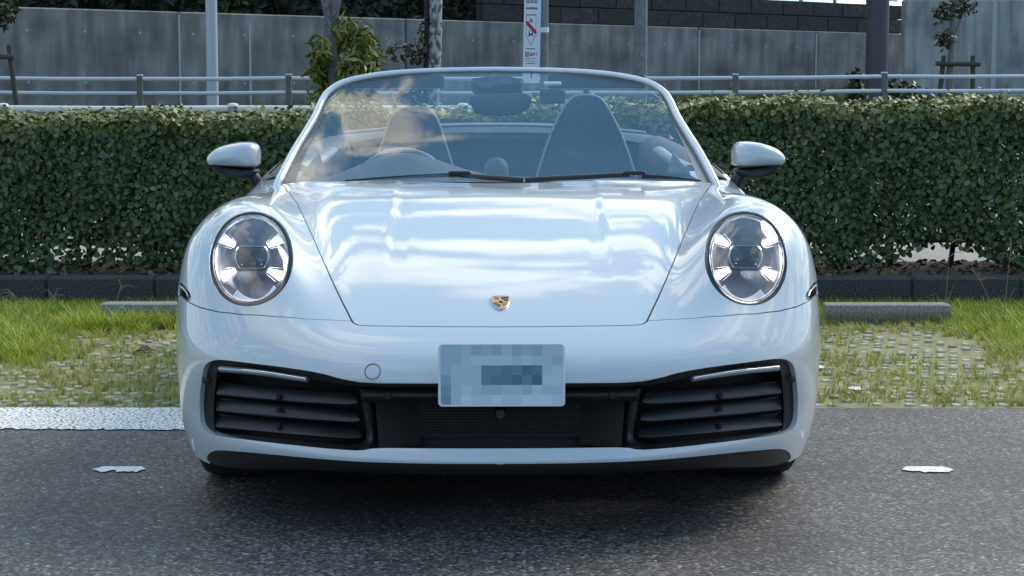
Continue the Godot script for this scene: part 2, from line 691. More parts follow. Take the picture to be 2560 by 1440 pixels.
	# side marker lamps: dark body, clear bar
	var ms := base.clip(f_mark, 1, 0.001)
	for side in 2:
		g = Geo.new()
		ms.put(g, side == 1, 0.02, -0.004)
		var mk := part("side_marker", g, M.gloss_black, car)
		var bar := Geo.new()
		var path := PackedVector3Array([Vector3(0.8823,0.6048,-0.4995), Vector3(0.8899,0.6152,-0.5196), Vector3(0.9069,0.6225,-0.5604), Vector3(0.9226,0.6248,-0.6062)])
		bar.tube(mirrored(path) if side == 1 else path, 0.0032, 0.0028, 8)
		part("marker_lens", bar, M.lamp_ring, mk)

	build_lamps(lamp, lamp_mid)
	build_mouth(mouth)
	# tow eye cover: a thin round line in the bumper
	g = Geo.new()
	var hole := PackedVector3Array()
	var tm := Vector2(2.2258,6.8966)
	var tq := net_at(ctrl, tm.x, tm.y)
	var tn: Vector3 = tq[1]
	var tu := Vector3(0, 1, 0).cross(tn).normalized()
	var tv := tn.cross(tu)
	for k in 49:
		var a := TAU * k / 48
		hole.append(Vector3.ZERO + tu * cos(a) * 0.0206 + tv * sin(a) * 0.0206)
	var ring := PackedVector3Array()
	for h in hole:
		var q: Vector3 = tq[0] + h
		ring.append(Vector3(-q.x, q.y, q.z + 0.0004 - 0.9 * (h.x * h.x + h.y * h.y)))
	g.tube(ring, 0.0011, 0.0011, 6, Vector3.UP, 1.0, false)
	part("tow_eye_cover", g, M.seam, car)


func build_lamps(lamp: PackedVector2Array, mid: Vector2) -> void:
	for side in 2:
		var mir := side == 1
		var g := Geo.new()
		# seal and black surround
		g.grid(flip_rows(ring_rows(lamp, mid, [[1.0, 0.004], [0.985, 0.003], [0.965, 0.0045], [0.93, 0.006], [0.915, 0.009], [0.89, 0.022]]), mir), not mir, true)
		var root := part("headlight", g, M.gloss_black, car)
		tag(root, "round headlight on the right of the picture" if not mir else "round headlight on the left of the picture")
		# reflector bowl
		g = Geo.new()
		g.grid(flip_rows(ring_rows(lamp, mid, [[0.895, 0.018], [0.86, 0.03], [0.80, 0.058], [0.70, 0.075], [0.4, 0.085], [0.02, 0.085]]), mir), not mir, true)
		part("reflector_bowl", g, M.bowl, root)
		# bright trim ring inside the lens
		g = Geo.new()
		g.grid(flip_rows(ring_rows(lamp, mid, [[0.898, 0.014], [0.893, 0.0105], [0.882, 0.0105], [0.874, 0.016]]), mir), not mir, true)
		part("trim_ring", g, M.lamp_ring, root)
		# projector: barrel with cut top and bottom, bright edge, dark glass
		var sx := -1.0 if mir else 1.0
		var mat := Transform3D(Basis(Vector3.UP, -0.10 * sx) * Basis(Vector3.RIGHT, -0.25), Vector3(Vector3(0.6946,0.7209,-0.452).x * sx, Vector3(0.6946,0.7209,-0.452).y, Vector3(0.6946,0.7209,-0.452).z))
		var o := PackedVector2Array()
		for k in 40:
			var a := TAU * k / 40
			o.append(Vector2(cos(a) * 0.046, clampf(sin(a) * 0.046, -0.031, 0.031)))
		g = Geo.new()
		g.pillow(o, [[1.12, -0.03], [1.08, 0.0], [1.0, 0.006], [0.93, 0.006], [0.92, 0.0]], mat, Vector2.ZERO)
		part("projector_ring", g, M.lamp_ring, root)
		g = Geo.new()
		g.pillow(o, [[0.92, -0.004], [0.9, 0.004], [0.8, 0.010], [0.5, 0.016], [0.2, 0.018]], mat, Vector2.ZERO)
		part("projector_lens", g, M.dark_glass, root)
		# four running lights, each a bright wedge in a bright pocket
		for q in [[Vector3(0.748,0.7529,-0.475), Vector3(0.7785,0.7686,-0.492)], [Vector3(0.6497,0.7529,-0.475), Vector3(0.6256,0.7663,-0.492)], [Vector3(0.7376,0.6875,-0.41), Vector3(0.7662,0.6734,-0.405)], [Vector3(0.6438,0.6875,-0.41), Vector3(0.6132,0.6745,-0.405)]]:
			var a: Vector3 = q[0] * Vector3(sx, 1, 1)
			var b: Vector3 = q[1] * Vector3(sx, 1, 1)
			g = Geo.new()
			g.tube(PackedVector3Array([a, a.lerp(b, 0.3), a.lerp(b, 0.7), b]), 0.0035, 0.004, 10, Vector3(0, 0.3, 1), 2.1)
			var run := part("running_light", g, M.drl, root)
			var glow := OmniLight3D.new()   # the light of this lamp, set inside its glowing body
			glow.name = "lamp_glow"
			glow.position = a.lerp(b, 0.6)
			glow.light_color = Color(0.95, 0.94, 1.0)
			glow.light_energy = 0.0012
			glow.light_size = 0.01
			glow.omni_range = 30.0
			glow.omni_attenuation = 2.0
			glow.shadow_enabled = true
			run.add_child(glow, true)
			var dirn := (b - a).normalized()
			var acr := dirn.cross(Vector3(0, 0.25, 1)).normalized()
			g = Geo.new()
			var back := Vector3(0, 0, -0.007)
			var a2 := a - dirn * 0.002 + back
			var b2 := b + dirn * 0.012 + back
			g.quad(a2 - acr * 0.006, b2 - acr * 0.017, b2 + acr * 0.017, a2 + acr * 0.006)
			part("light_pocket", g, M.pocket, run)
			# the facets' bright edge
			g = Geo.new()
			g.tube(PackedVector3Array([a - acr * 0.004 - dirn * 0.004, a - acr * 0.011, b - acr * 0.022 + back]), 0.0008, 0.0008, 5)
			g.tube(PackedVector3Array([a + acr * 0.004 - dirn * 0.004, a + acr * 0.011, b + acr * 0.022 + back]), 0.0008, 0.0008, 5)
			part("pocket_edge", g, M.lamp_ring, run)
		# comb of light guides along the bottom
		for k in 25:
			var w := -1.0 + 2.0 * k / 24
			var at := 32.0 - w * 7.5
			var rim := lamp[int(at)].lerp(lamp[int(at) + 1], fmod(at, 1.0)) - mid
			g = Geo.new()
			var qa := mid + rim * 0.845
			var qb := mid + rim * (0.755 - 0.06 * absf(w))
			var lo := skin_in(qa.x, qa.y, 0.018) * Vector3(sx, 1, 1)
			var hi := skin_in(qb.x, qb.y, 0.022) * Vector3(sx, 1, 1)
			g.box((lo + hi) / 2, Vector3(0.0022, lo.distance_to(hi), 0.004), 0.0, Basis(Quaternion(Vector3.UP, (hi - lo).normalized())))
			part("light_guide", g, M.guide, root)
		# clear cover
		g = Geo.new()
		g.grid(flip_rows(ring_rows(lamp, mid, [[0.935, 0.0075], [0.90, 0.004], [0.8, 0.002], [0.6, -0.001], [0.4, -0.003], [0.2, -0.004], [0.01, -0.004]]), mir), not mir, true)
		part("lamp_cover", g, M.lens, root)


func build_mouth(mouth: PackedVector2Array) -> void:
	var inner := PackedVector2Array()
	for k in range(1, mouth.size() - 1):
		inner.append(mouth[k])
	# dark back of the opening
	var g := Geo.new()
	for sd in 2:
		var back := []
		for r in 13:
			var row := PackedVector3Array()
			for k in 41:
				row.append(skin_in(8.6 * k / 40.0, lerpf(6.75, 10.2, r / 12.0), 0.15 if k < 12 else 0.15 - 0.06 * smoothstep(12.0, 22.0, k)))
			back.append(row)
		g.grid(flip_rows(back, sd == 1), sd == 1)
	var grille := part("air_intake", g, M.void_black, car)
	# frame: strips along the opening, leaning inwards
	for side in 2:
		var sx := -1.0 if side == 1 else 1.0
		var strips := [
			[PackedVector3Array([Vector3(0.833,0.4379,-0.365), Vector3(0.8373,0.3949,-0.3741), Vector3(0.8452,0.3225,-0.4022), Vector3(0.8462,0.2518,-0.4153), Vector3(0.826,0.2221,-0.3907)]), PackedVector3Array([Vector3(0.7702,0.4369,-0.3017), Vector3(0.7791,0.4039,-0.3142), Vector3(0.7924,0.3309,-0.3511), Vector3(0.7956,0.2608,-0.3647), Vector3(0.7881,0.2263,-0.3556)]), "frame_side"],
			[PackedVector3Array([Vector3(0.8348,0.4437,-0.3632), Vector3(0.754,0.4626,-0.269), Vector3(0.5806,0.4605,-0.139), Vector3(0.4744,0.4512,-0.0862), Vector3(0.4146,0.4377,-0.0628), Vector3(0.3504,0.4288,-0.0447)]), PackedVector3Array([Vector3(0.7861,0.43,-0.3191), Vector3(0.7441,0.4388,-0.2739), Vector3(0.5828,0.4365,-0.1557), Vector3(0.476,0.4256,-0.1001), Vector3(0.4159,0.4186,-0.0766), Vector3(0.3512,0.4155,-0.0551)]), "frame_top"],
			[PackedVector3Array([Vector3(0.3504,0.432,-0.0448), Vector3(0.2082,0.4334,-0.0218), Vector3(0,0.4339,-0.0116)]), PackedVector3Array([Vector3(0.3512,0.4155,-0.0551), Vector3(0.2086,0.4174,-0.0296), Vector3(0,0.418,-0.0192)]), "frame_top"],
		]
		for st in strips:
			var o: PackedVector3Array = spline(st[0], 16)
			var n: PackedVector3Array = spline(st[1], 16)
			var rows := [o, o.duplicate(), n, n.duplicate(), n.duplicate()]
			for k in o.size():
				rows[0][k] = o[k] + Vector3(0, 0, -0.012)
				rows[1][k] = o[k]
				rows[2][k] = n[k]
				rows[3][k] = n[k] + Vector3(0, 0, -0.015)
				rows[4][k] = n[k] + Vector3(0, 0, -0.06)
			g = Geo.new()
			g.grid(flip_rows(rows, side == 1), (side == 1) != (st[2] == "frame_top"))
			part(st[2], g, M.plastic, grille)
		# beam behind the plate with a round sensor in it
		g = Geo.new()
		var b0 := PackedVector3Array([Vector3(0,0.4087,-0.045), Vector3(0.1886,0.4079,-0.05), Vector3(0.3623,0.406,-0.062)])
		var b1 := PackedVector3Array([Vector3(0,0.3777,-0.04), Vector3(0.1885,0.3769,-0.045), Vector3(0.3623,0.3748,-0.058)])
		var rows2 := []
		for off in [[b0, -0.05], [b0, 0.0], [b1, 0.0], [b1, -0.05]]:
			var row := PackedVector3Array()
			for p in off[0]:
				row.append(p + Vector3(0, 0, off[1]))
			rows2.append(row)
		g.grid(flip_rows(rows2, side == 1), side == 1)
		part("beam", g, M.plastic_dark, grille)
		g = Geo.new()
		g.lathe(PackedVector2Array([Vector2(0.0105, 0), Vector2(0.0105, 0.004), Vector2(0.009, 0.005), Vector2(0.001, 0.005)]), Transform3D(Basis(Vector3.RIGHT, PI / 2), Vector3(sx * Vector3(0.2956,0.3917,-0.052).x, Vector3(0.2956,0.3917,-0.052).y, -0.052)), 20)
		part("parking_sensor", g, M.void_black, grille)
		g = Geo.new()
		var sp := Vector3(0.8115,0.3883,-0.3435)
		g.lathe(PackedVector2Array([Vector2(0.010, 0), Vector2(0.010, 0.004), Vector2(0.001, 0.0045)]), Transform3D(Basis(Vector3.UP, 0.5 * sx) * Basis(Vector3.RIGHT, PI / 2), sp * Vector3(sx, 1, 1)), 16)
		part("parking_sensor", g, M.void_black, grille)
		# slats
		for q in [
			[Vector3(0.784,0.3747,-0.3441), Vector3(0.5581,0.3867,-0.1696), Vector3(0.3811,0.3861,-0.0995), Vector3(0.7833,0.349,-0.3363), Vector3(0.5574,0.3579,-0.1599), Vector3(0.3761,0.3593,-0.087)],
			[Vector3(0.7905,0.3282,-0.3672), Vector3(0.5604,0.3406,-0.1854), Vector3(0.3762,0.3343,-0.1142), Vector3(0.7898,0.299,-0.3596), Vector3(0.56,0.3102,-0.1783), Vector3(0.3713,0.3095,-0.1021)],
			[Vector3(0.7935,0.2793,-0.3822), Vector3(0.5627,0.293,-0.2017), Vector3(0.3709,0.2883,-0.1244), Vector3(0.7905,0.2537,-0.3601), Vector3(0.5606,0.2654,-0.179), Vector3(0.365,0.265,-0.0985)],
		]:
			var up := spline(PackedVector3Array([q[0], q[1], q[2]]), 20)
			var dn := spline(PackedVector3Array([q[3], q[4], q[5]]), 20)
			var rows := []
			for st in 5:
				var row := PackedVector3Array()
				for k in up.size():
					var e := clampf((up.size() - 1 - k) / 2.0, 0, 1)
					var mid2 := up[k].lerp(dn[k], 0.5)
					var wide := 0.62 + 0.38 * sqrt(e)
					var a2 := mid2 + (up[k] - mid2) * wide
					var c2 := mid2 + (dn[k] - mid2) * wide
					row.append([a2 + Vector3(0, 0.004, -0.03), a2, c2 + Vector3(0, 0.003, 0), c2 + Vector3(0, -0.002, -0.004), c2 + Vector3(0, 0.006, -0.05)][st])
				rows.append(row)
			# each crease its own sheet, so that the lower edge stays crisp
			g = Geo.new()
			g.grid(flip_rows([rows[0], rows[1], rows[2]], side == 1), side == 0)
			g.grid(flip_rows([rows[2], rows[3], rows[4]], side == 1), side == 0)
			part("slat", g, M.plastic_slat, grille)
		for q in [Vector3(0.594,0.3687,-0.1805), Vector3(0.5962,0.3324,-0.1955), Vector3(0.5984,0.2851,-0.2093)]:
			g = Geo.new()
			g.box(q * Vector3(sx, 1, 1), Vector3(0.014, 0.017, 0.012), 0.003)
			part("slat_clip", g, M.void_black, grille)
		# divider between side and middle intakes
		g = Geo.new()
		var d0 := spline(PackedVector3Array([Vector3(0.3706,0.4062,-0.0743), Vector3(0.3601,0.3297,-0.097), Vector3(0.3556,0.2647,-0.1003), Vector3(0.4143,0.2448,-0.1032)]), 16)
		var d1 := spline(PackedVector3Array([Vector3(0.3519,0.4078,-0.0637), Vector3(0.3358,0.3325,-0.0813), Vector3(0.3258,0.2677,-0.0843), Vector3(0.3337,0.2442,-0.0726)]), 16)
		var d2 := PackedVector3Array()
		var d3 := PackedVector3Array()
		for k in d0.size():
			d2.append(d0[k] + Vector3(0.01 * 1, 0, -0.08))
			d3.append(d1[k] + Vector3(-0.01, 0, -0.1))
		g.grid(flip_rows([d2, d0, d1, d3], side == 1), side == 1)
		part("divider", g, M.plastic, grille)
		# floor strip below the slats
		g = Geo.new()
		var w0 := spline(PackedVector3Array([Vector3(0.7936,0.2379,-0.3788), Vector3(0.5973,0.2488,-0.2154), Vector3(0.4218,0.2486,-0.1289)]), 12)
		var w1 := spline(PackedVector3Array([Vector3(0.7886,0.2283,-0.3448), Vector3(0.5928,0.2398,-0.1756), Vector3(0.3696,0.2389,-0.0722)]), 12)
		g.grid(flip_rows([w0, w1], side == 1), side == 0)
		part("intake_floor", g, M.void_black, grille)
		# slanting duct wall beside the radiator
		g = Geo.new()
		g.quad(Vector3(0.3287,0.372,-0.075) * Vector3(sx, 1, 1), Vector3(0.3194,0.2477,-0.065) * Vector3(sx, 1, 1), Vector3(0.2128,0.2405,-0.16) * Vector3(sx, 1, 1), Vector3(0.2198,0.3579,-0.16) * Vector3(sx, 1, 1))
		part("duct_wall", g, M.void_black, grille)
		# daytime light bar
		g = Geo.new()
		var l0 := spline(PackedVector3Array([Vector3(0.7626,0.4291,-0.2873), Vector3(0.6456,0.434,-0.1871), Vector3(0.509,0.4258,-0.1124)]), 14)
		g.tube(mirrored(l0) if side == 1 else l0, 0.011, 0.0095, 10, Vector3.UP, 0.85)
		var lb := part("light_bar", g, M.bar_glass, grille)
		g = Geo.new()
		var l1 := spline(PackedVector3Array([Vector3(0.7572,0.4333,-0.2731), Vector3(0.6443,0.4387,-0.1771), Vector3(0.5147,0.43,-0.1065)]), 14)
		g.tube(mirrored(l1) if side == 1 else l1, 0.0022, 0.0025, 6)
		part("bright_strip", g, M.chrome, lb)
	# radiator with fins and camera
	g = Geo.new()
	g.box(Vector3(0, 0.325, -0.172), Vector3(0.46, 0.13, 0.01))
	var rad := part("radiator", g, M.void_black, grille)
	for k in 15:
		g = Geo.new()
		g.box(Vector3(0, 0.272 + 0.0072 * k, -0.164), Vector3(0.44, 0.0022, 0.01))
		part("radiator_fin", g, M.fin, rad)
	g = Geo.new()
	g.pillow(PackedVector2Array([Vector2(-0.014, 0), Vector2(-0.010, -0.014), Vector2(0, -0.019), Vector2(0.010, -0.014), Vector2(0.014, 0), Vector2(0.012, 0.010), Vector2(-0.012, 0.010)]), [[1, -0.05], [1, 0], [0.8, 0.006]], Transform3D(Basis(), Vector3(0,0.3464,-0.05)))
	part("front_camera", g, M.plastic, grille)


func build_badges() -> void:
	# number plate with a raised rim
	var pl := Geo.new()
	var at := Vector3(0.0031,0.4553,0.012)
	var b := Basis(Vector3.RIGHT, -0.10)
	var o := round_rect(0.328, 0.162, 0.010, 4)
	pl.pillow(o, [[0.99, -0.004], [1.0, -0.003], [1.0, 0.0], [0.992, 0.0015], [0.965, 0.0015], [0.958, 0.0002]], Transform3D(b, at))
	var root := part("number_plate", pl, M.plate_rim, car)
	var im := Image.create(12, 6, false, Image.FORMAT_RGB8)
	var shades := ["aab9a9b9a9bb", "aabccccbcbba", "abbb554534bc", "8bbb544352cc", "7bcbaabbacbb", "6bdccdccdddc"]
	for y in 6:
		for x in 12:
			var k: float = ("0123456789abcd".find(shades[y][x])) / 13.0
			im.set_pixel(x, y, Color(0.16, 0.30, 0.42).lerp(Color(0.74, 0.79, 0.82), k))
	var big := Image.create(240, 120, false, Image.FORMAT_RGB8)
	for y in 120:
		for x in 240:
			big.set_pixel(x, y, im.get_pixel(x / 20, y / 20))
	var pm := std(Color(1, 1, 1), 0.4)
	pm.albedo_texture = ImageTexture.create_from_image(big)
	pl = Geo.new()
	var w := Vector3(0.157, 0, 0)
	var h := Vector3(0, 0.076, 0)
	pl.quad(-w - h, w - h, w + h, -w + h)
	part("plate_face", pl, pm, root, Transform3D(b, at + b * Vector3(0, 0, 0.0006)))
	# crest on the bonnet
	var cm := Vector2(0.0193,4.0113)
	var q := net_at(ctrl, cm.x, cm.y)
	var n: Vector3 = q[1]
	var ux := Vector3.UP.cross(n).normalized()
	var xf := Transform3D(Basis(ux, n.cross(ux) * 1.5, n), q[0] + n * 0.003)
	var shield := smooth2(PackedVector2Array([Vector2(0, 0.0285), Vector2(-0.0245, 0.026), Vector2(-0.026, 0.024), Vector2(-0.0255, 0.004), Vector2(-0.020, -0.012), Vector2(-0.010, -0.023), Vector2(0, -0.030), Vector2(0.010, -0.023), Vector2(0.020, -0.012), Vector2(0.0255, 0.004), Vector2(0.026, 0.024), Vector2(0.0245, 0.026)]), 1)
	var g := Geo.new()
	g.pillow(shield, [[1.02, -0.004], [1.02, 0.0], [0.97, 0.0022], [0.92, 0.0022], [0.90, 0.0012]], xf, Vector2.ZERO)
	var crest := part("hood_crest", g, M.crest_rim, car)
	g = Geo.new()
	g.pillow(shield, [[0.90, 0.0], [0.90, 0.0016], [0.88, 0.0019]], xf, Vector2.ZERO)
	part("crest_field", g, M.gold, crest)
	for quarter in 2:  # two striped quarters, two with antlers, a small shield with a horse in the middle
		for k in 3:
			g = Geo.new()
			var y := (0.0195 - 0.0065 * k) if quarter == 0 else (-0.0045 - 0.0065 * k)
			var xs: Array = [[0.001, 0.0215], [0.001, 0.0210], [0.0085, 0.0205]][k] if quarter == 0 else [[-0.0205, -0.0085], [-0.0165, -0.001], [-0.0105, -0.001]][k]
			g.box(Vector3((xs[0] + xs[1]) / 2, y, 0.0020), Vector3(xs[1] - xs[0], 0.0040, 0.0014))
			part("crest_stripe", g, M.crest_dark if k != 1 else M.crest_red, crest, xf)
	for sgn in [-1, 1]:
		for k in 3:
			g = Geo.new()
			var y := (0.018 - 0.005 * k) if sgn < 0 else (-0.006 - 0.005 * k)
			var arc := PackedVector3Array()
			for j in 7:
				var e := -1.0 + j / 3.0
				arc.append(Vector3(sgn * 0.0115 * (1.0 if sgn < 0 or k < 2 else 0.8) + e * (0.0080 - 0.0012 * k), y + 0.0025 * (1 - e * e), 0.0021))
			g.tube(arc, 0.0007, 0.0007, 5)
			part("crest_antler", g, M.crest_dark, crest, xf)
	g = Geo.new()
	var horse := PackedVector2Array([Vector2(-0.0058, 0.0010), Vector2(-0.0035, 0.0022), Vector2(-0.0018, 0.0052), Vector2(0.0002, 0.0040), Vector2(0.0002, 0.0008), Vector2(0.0030, -0.0012), Vector2(0.0044, 0.0038), Vector2(0.0058, 0.0032), Vector2(0.0046, -0.0022), Vector2(0.0042, -0.0062), Vector2(0.0022, -0.0036), Vector2(-0.0012, -0.0016), Vector2(-0.0034, -0.0034), Vector2(-0.0030, -0.0006)])
	g.pillow(horse, [[1.0, 0.0018], [1.0, 0.003]], xf)
	part("crest_horse", g, M.crest_dark, crest)


func round_rect(w: float, h: float, r: float, steps := 5) -> PackedVector2Array:
	var o := PackedVector2Array()
	for c in 4:
		var m := Vector2((w / 2 - r) * (1 if c in [0, 3] else -1), (h / 2 - r) * (1 if c < 2 else -1))
		for k in steps + 1:
			var a := PI / 2 * (c + float(k) / steps)
			o.append(m + Vector2(cos(a), sin(a)) * r)
	return o

# ---------------------------------------------------------------- windscreen, cabin, rear body, wheels
func coons(b: PackedVector3Array, t: PackedVector3Array, l: PackedVector3Array, r: PackedVector3Array, s: float, h: float) -> Vector3:  # b, t left to right; l, r upwards
	var at := func(p: PackedVector3Array, x: float) -> Vector3:
		var k := x * (p.size() - 1)
		var j := mini(int(k), p.size() - 2)
		return p[j].lerp(p[j + 1], k - j)
	var e: Vector3 = at.call(b, s) * (1 - h) + at.call(t, s) * h + at.call(l, h) * (1 - s) + at.call(r, h) * s
	return e - (b[0] * (1 - s) * (1 - h) + b[-1] * s * (1 - h) + t[0] * (1 - s) * h + t[-1] * s * h)


func build_screen() -> void:
	var right := spline(PackedVector3Array([Vector3(0.7408,0.879,-1.56), Vector3(0.704,0.9742,-1.72), Vector3(0.6489,1.0854,-1.88), Vector3(0.6259,1.15,-1.96)]), 24)
	var bend := spline(PackedVector3Array([Vector3(0.6259,1.15,-1.96), Vector3(0.6096,1.1786,-1.99), Vector3(0.5813,1.203,-2.015), Vector3(0.5508,1.2189,-2.033), Vector3(0.5085,1.232,-2.05)]), 16)
	var top := spline(PackedVector3Array([Vector3(0.5085,1.232,-2.05), Vector3(0.4154,1.2481,-2.075), Vector3(0.2926,1.2586,-2.1), Vector3(0.1466,1.2638,-2.115), Vector3(0,1.2661,-2.12)]), 20)
	right.insert(0, right[0] + Vector3(0.012, -0.035, 0.03))
	var half := right.duplicate()
	half.append_array(bend.slice(1))
	half.append_array(top.slice(1))
	var path := half.duplicate()
	var other := mirrored(turned(half))
	path.append_array(other.slice(1))
	var rows := []
	var m := path.size()
	for k in m:
		var d := (path[mini(k + 1, m - 1)] - path[maxi(k - 1, 0)]).normalized()
		var out := d.cross(Vector3(0, 0.5, 0.86)).normalized()   # in the plane of the glass, outwards
		var nrm := out.cross(d).normalized()
		var w := lerpf(0.0150, 0.0098, smoothstep(0.0, 0.45, 0.5 - absf(float(k) / (m - 1) - 0.5)))
		var row := PackedVector3Array()
		for s in 12:
			var a := TAU * s / 12
			row.append(path[k] + out * cos(a) * w + nrm * sin(a) * w * 1.25)
		rows.append(row)
	var g := Geo.new()
	g.grid(rows, true, true)
	part("windscreen_frame", g, M.paint_edge, car)
	# the glass, two faces, and its dark printed border
	var bottom := spline(PackedVector3Array([Vector3(-0.7408,0.879,-1.56), Vector3(-0.5342,0.8891,-1.46), Vector3(-0.2643,0.8934,-1.395), Vector3(0,0.8944,-1.375), Vector3(0.2643,0.8934,-1.395), Vector3(0.5342,0.8891,-1.46), Vector3(0.7408,0.879,-1.56)]), 40)
	for k in bottom.size():
		bottom[k].y -= 0.012
	var corner := Vector3(0.5813,1.203,-2.015)
	var side := spline(PackedVector3Array([Vector3(0.7408,0.879,-1.56), Vector3(0.704,0.9742,-1.72), Vector3(0.6489,1.0854,-1.88), Vector3(0.6259,1.15,-1.96), corner]), 24)
	var roof := PackedVector3Array([corner * Vector3(-1, 1, 1)])
	var tp := spline(PackedVector3Array([corner, Vector3(0.5085,1.232,-2.05), Vector3(0.2926,1.2586,-2.1), Vector3(0,1.2661,-2.12)]), 18)
	roof = mirrored(tp)
	roof.append_array(turned(tp).slice(1))
	g = Geo.new()
	for face in 2:
		rows = []
		for r in 25:
			var row := PackedVector3Array()
			for k in 41:
				var p := coons(bottom, roof, mirrored(side), side, k / 40.0, r / 24.0)
				row.append(p + Vector3(0, -0.006, -0.0035) * face)
			rows.append(row)
		g.grid(rows, face == 0)
	part("windscreen_glass", g, M.glass, car)
	g = Geo.new()
	for sd in [0, 1]:
		rows = []
		for r in 25:
			var row := PackedVector3Array()
			for k in 3:
				var s := 0.006 + 0.011 * k * (1.0 + 0.9 * (1.0 - r / 24.0))
				row.append(coons(bottom, roof, mirrored(side), side, s if sd == 0 else 1.0 - s, r / 24.0) + Vector3(0, -0.003, -0.0018))
			rows.append(row)
		g.grid(rows, sd == 0)
	rows = []
	for r in 3:
		var row := PackedVector3Array()
		for k in 41:
			row.append(coons(bottom, roof, mirrored(side), side, k / 40.0, 1.0 - 0.018 * r) + Vector3(0, -0.003, -0.0018))
		rows.append(row)
	g.grid(rows)
	part("glass_border", g, M.frit, car)
	# small service sticker, upper corner
	g = Geo.new()
	var c := func(s: float, h: float) -> Vector3:
		return coons(bottom, roof, mirrored(side), side, s, h) + Vector3(0, -0.009, -0.006)
	g.quad(c.call(0.038, 0.80), c.call(0.066, 0.815), c.call(0.071, 0.865), c.call(0.043, 0.85))
	var stick := part("inspection_sticker", g, M.sticker, car)
	var tm := TextMesh.new()
	tm.text = "2"
	tm.font_size = 24
	tm.pixel_size = 0.0008
	tm.depth = 0.0004
	tm.font = SystemFont.new()
	var mid: Vector3 = c.call(0.0545, 0.832)
	var ex: Vector3 = (c.call(0.066, 0.815) - c.call(0.038, 0.80)).normalized()
	var ez: Vector3 = ex.cross(c.call(0.043, 0.85) - c.call(0.038, 0.80)).normalized()
	part("sticker_numeral", tm, M.ink_blue, stick, Transform3D(Basis(ex, ez.cross(ex), ez), mid + ez * 0.0016))
	# light looped marks, upper right corner of the glass
	g = Geo.new()
	for k in 9:
		var s := 0.905 + 0.0065 * k
		var h := 0.862 - 0.007 * k + 0.004 * sin(k * 2.1)
		var loop := PackedVector3Array()
		for j in 9:
			var a := TAU * j / 8
			loop.append(c.call(s + cos(a) * 0.0042, h + sin(a) * 0.010))
		g.tube(loop, 0.0008, 0.0008, 5, Vector3.UP, 1, false)
	part("scroll_decal", g, M.decal, car)
	# cowl between bonnet and glass, wipers
	g = Geo.new()
	rows = []
	for st in [[0.03, -0.022], [0.0, -0.016], [-0.05, 0.006]]:
		var row := PackedVector3Array()
		for p in bottom:
			row.append(p * Vector3(0.90, 1, 1) + Vector3(0, st[1], st[0]))
		rows.append(row)
	g.grid(turned(rows))
	part("cowl", g, M.void_black, car)
	for q in [
		[[Vector3(-0.5062,0.8911,-1.445), Vector3(-0.3325,0.9022,-1.435), Vector3(-0.1116,0.9117,-1.43)], [Vector3(-0.1221,0.9093,-1.425), Vector3(-0.0264,0.9029,-1.39), Vector3(0.0867,0.8964,-1.36)]],
		[[Vector3(0.4814,0.9049,-1.435), Vector3(0.5866,0.8989,-1.45), Vector3(0.6854,0.8884,-1.475)], [Vector3(0.092,0.8964,-1.36), Vector3(0.2373,0.9033,-1.38), Vector3(0.4381,0.9119,-1.425)]],
	]:
		var wp := Geo.new()
		var bl := spline(PackedVector3Array(q[0]), 12)
		wp.tube(turned(bl) if q[0][0].x < 0 else bl, 0.005, 0.0095, 8, Vector3(0, 0.8, 0.6), 0.3)
		var root := part("wiper", wp, M.plastic, car)
		wp = Geo.new()
		wp.tube(spline(PackedVector3Array(q[1]), 12), 0.010, 0.008, 8, Vector3(0, 0.8, 0.6))
		part("wiper_arm", wp, M.plastic, root)
		wp = Geo.new()
		var joint: Vector3 = q[0][2] if q[0][0].x < 0 else q[1][2]
		wp.box(joint + Vector3(-0.012 if q[0][0].x < 0 else 0.018, 0.005, 0.006), Vector3(0.075, 0.013, 0.03), 0.004)
		part("wiper_joint", wp, M.plastic, root)


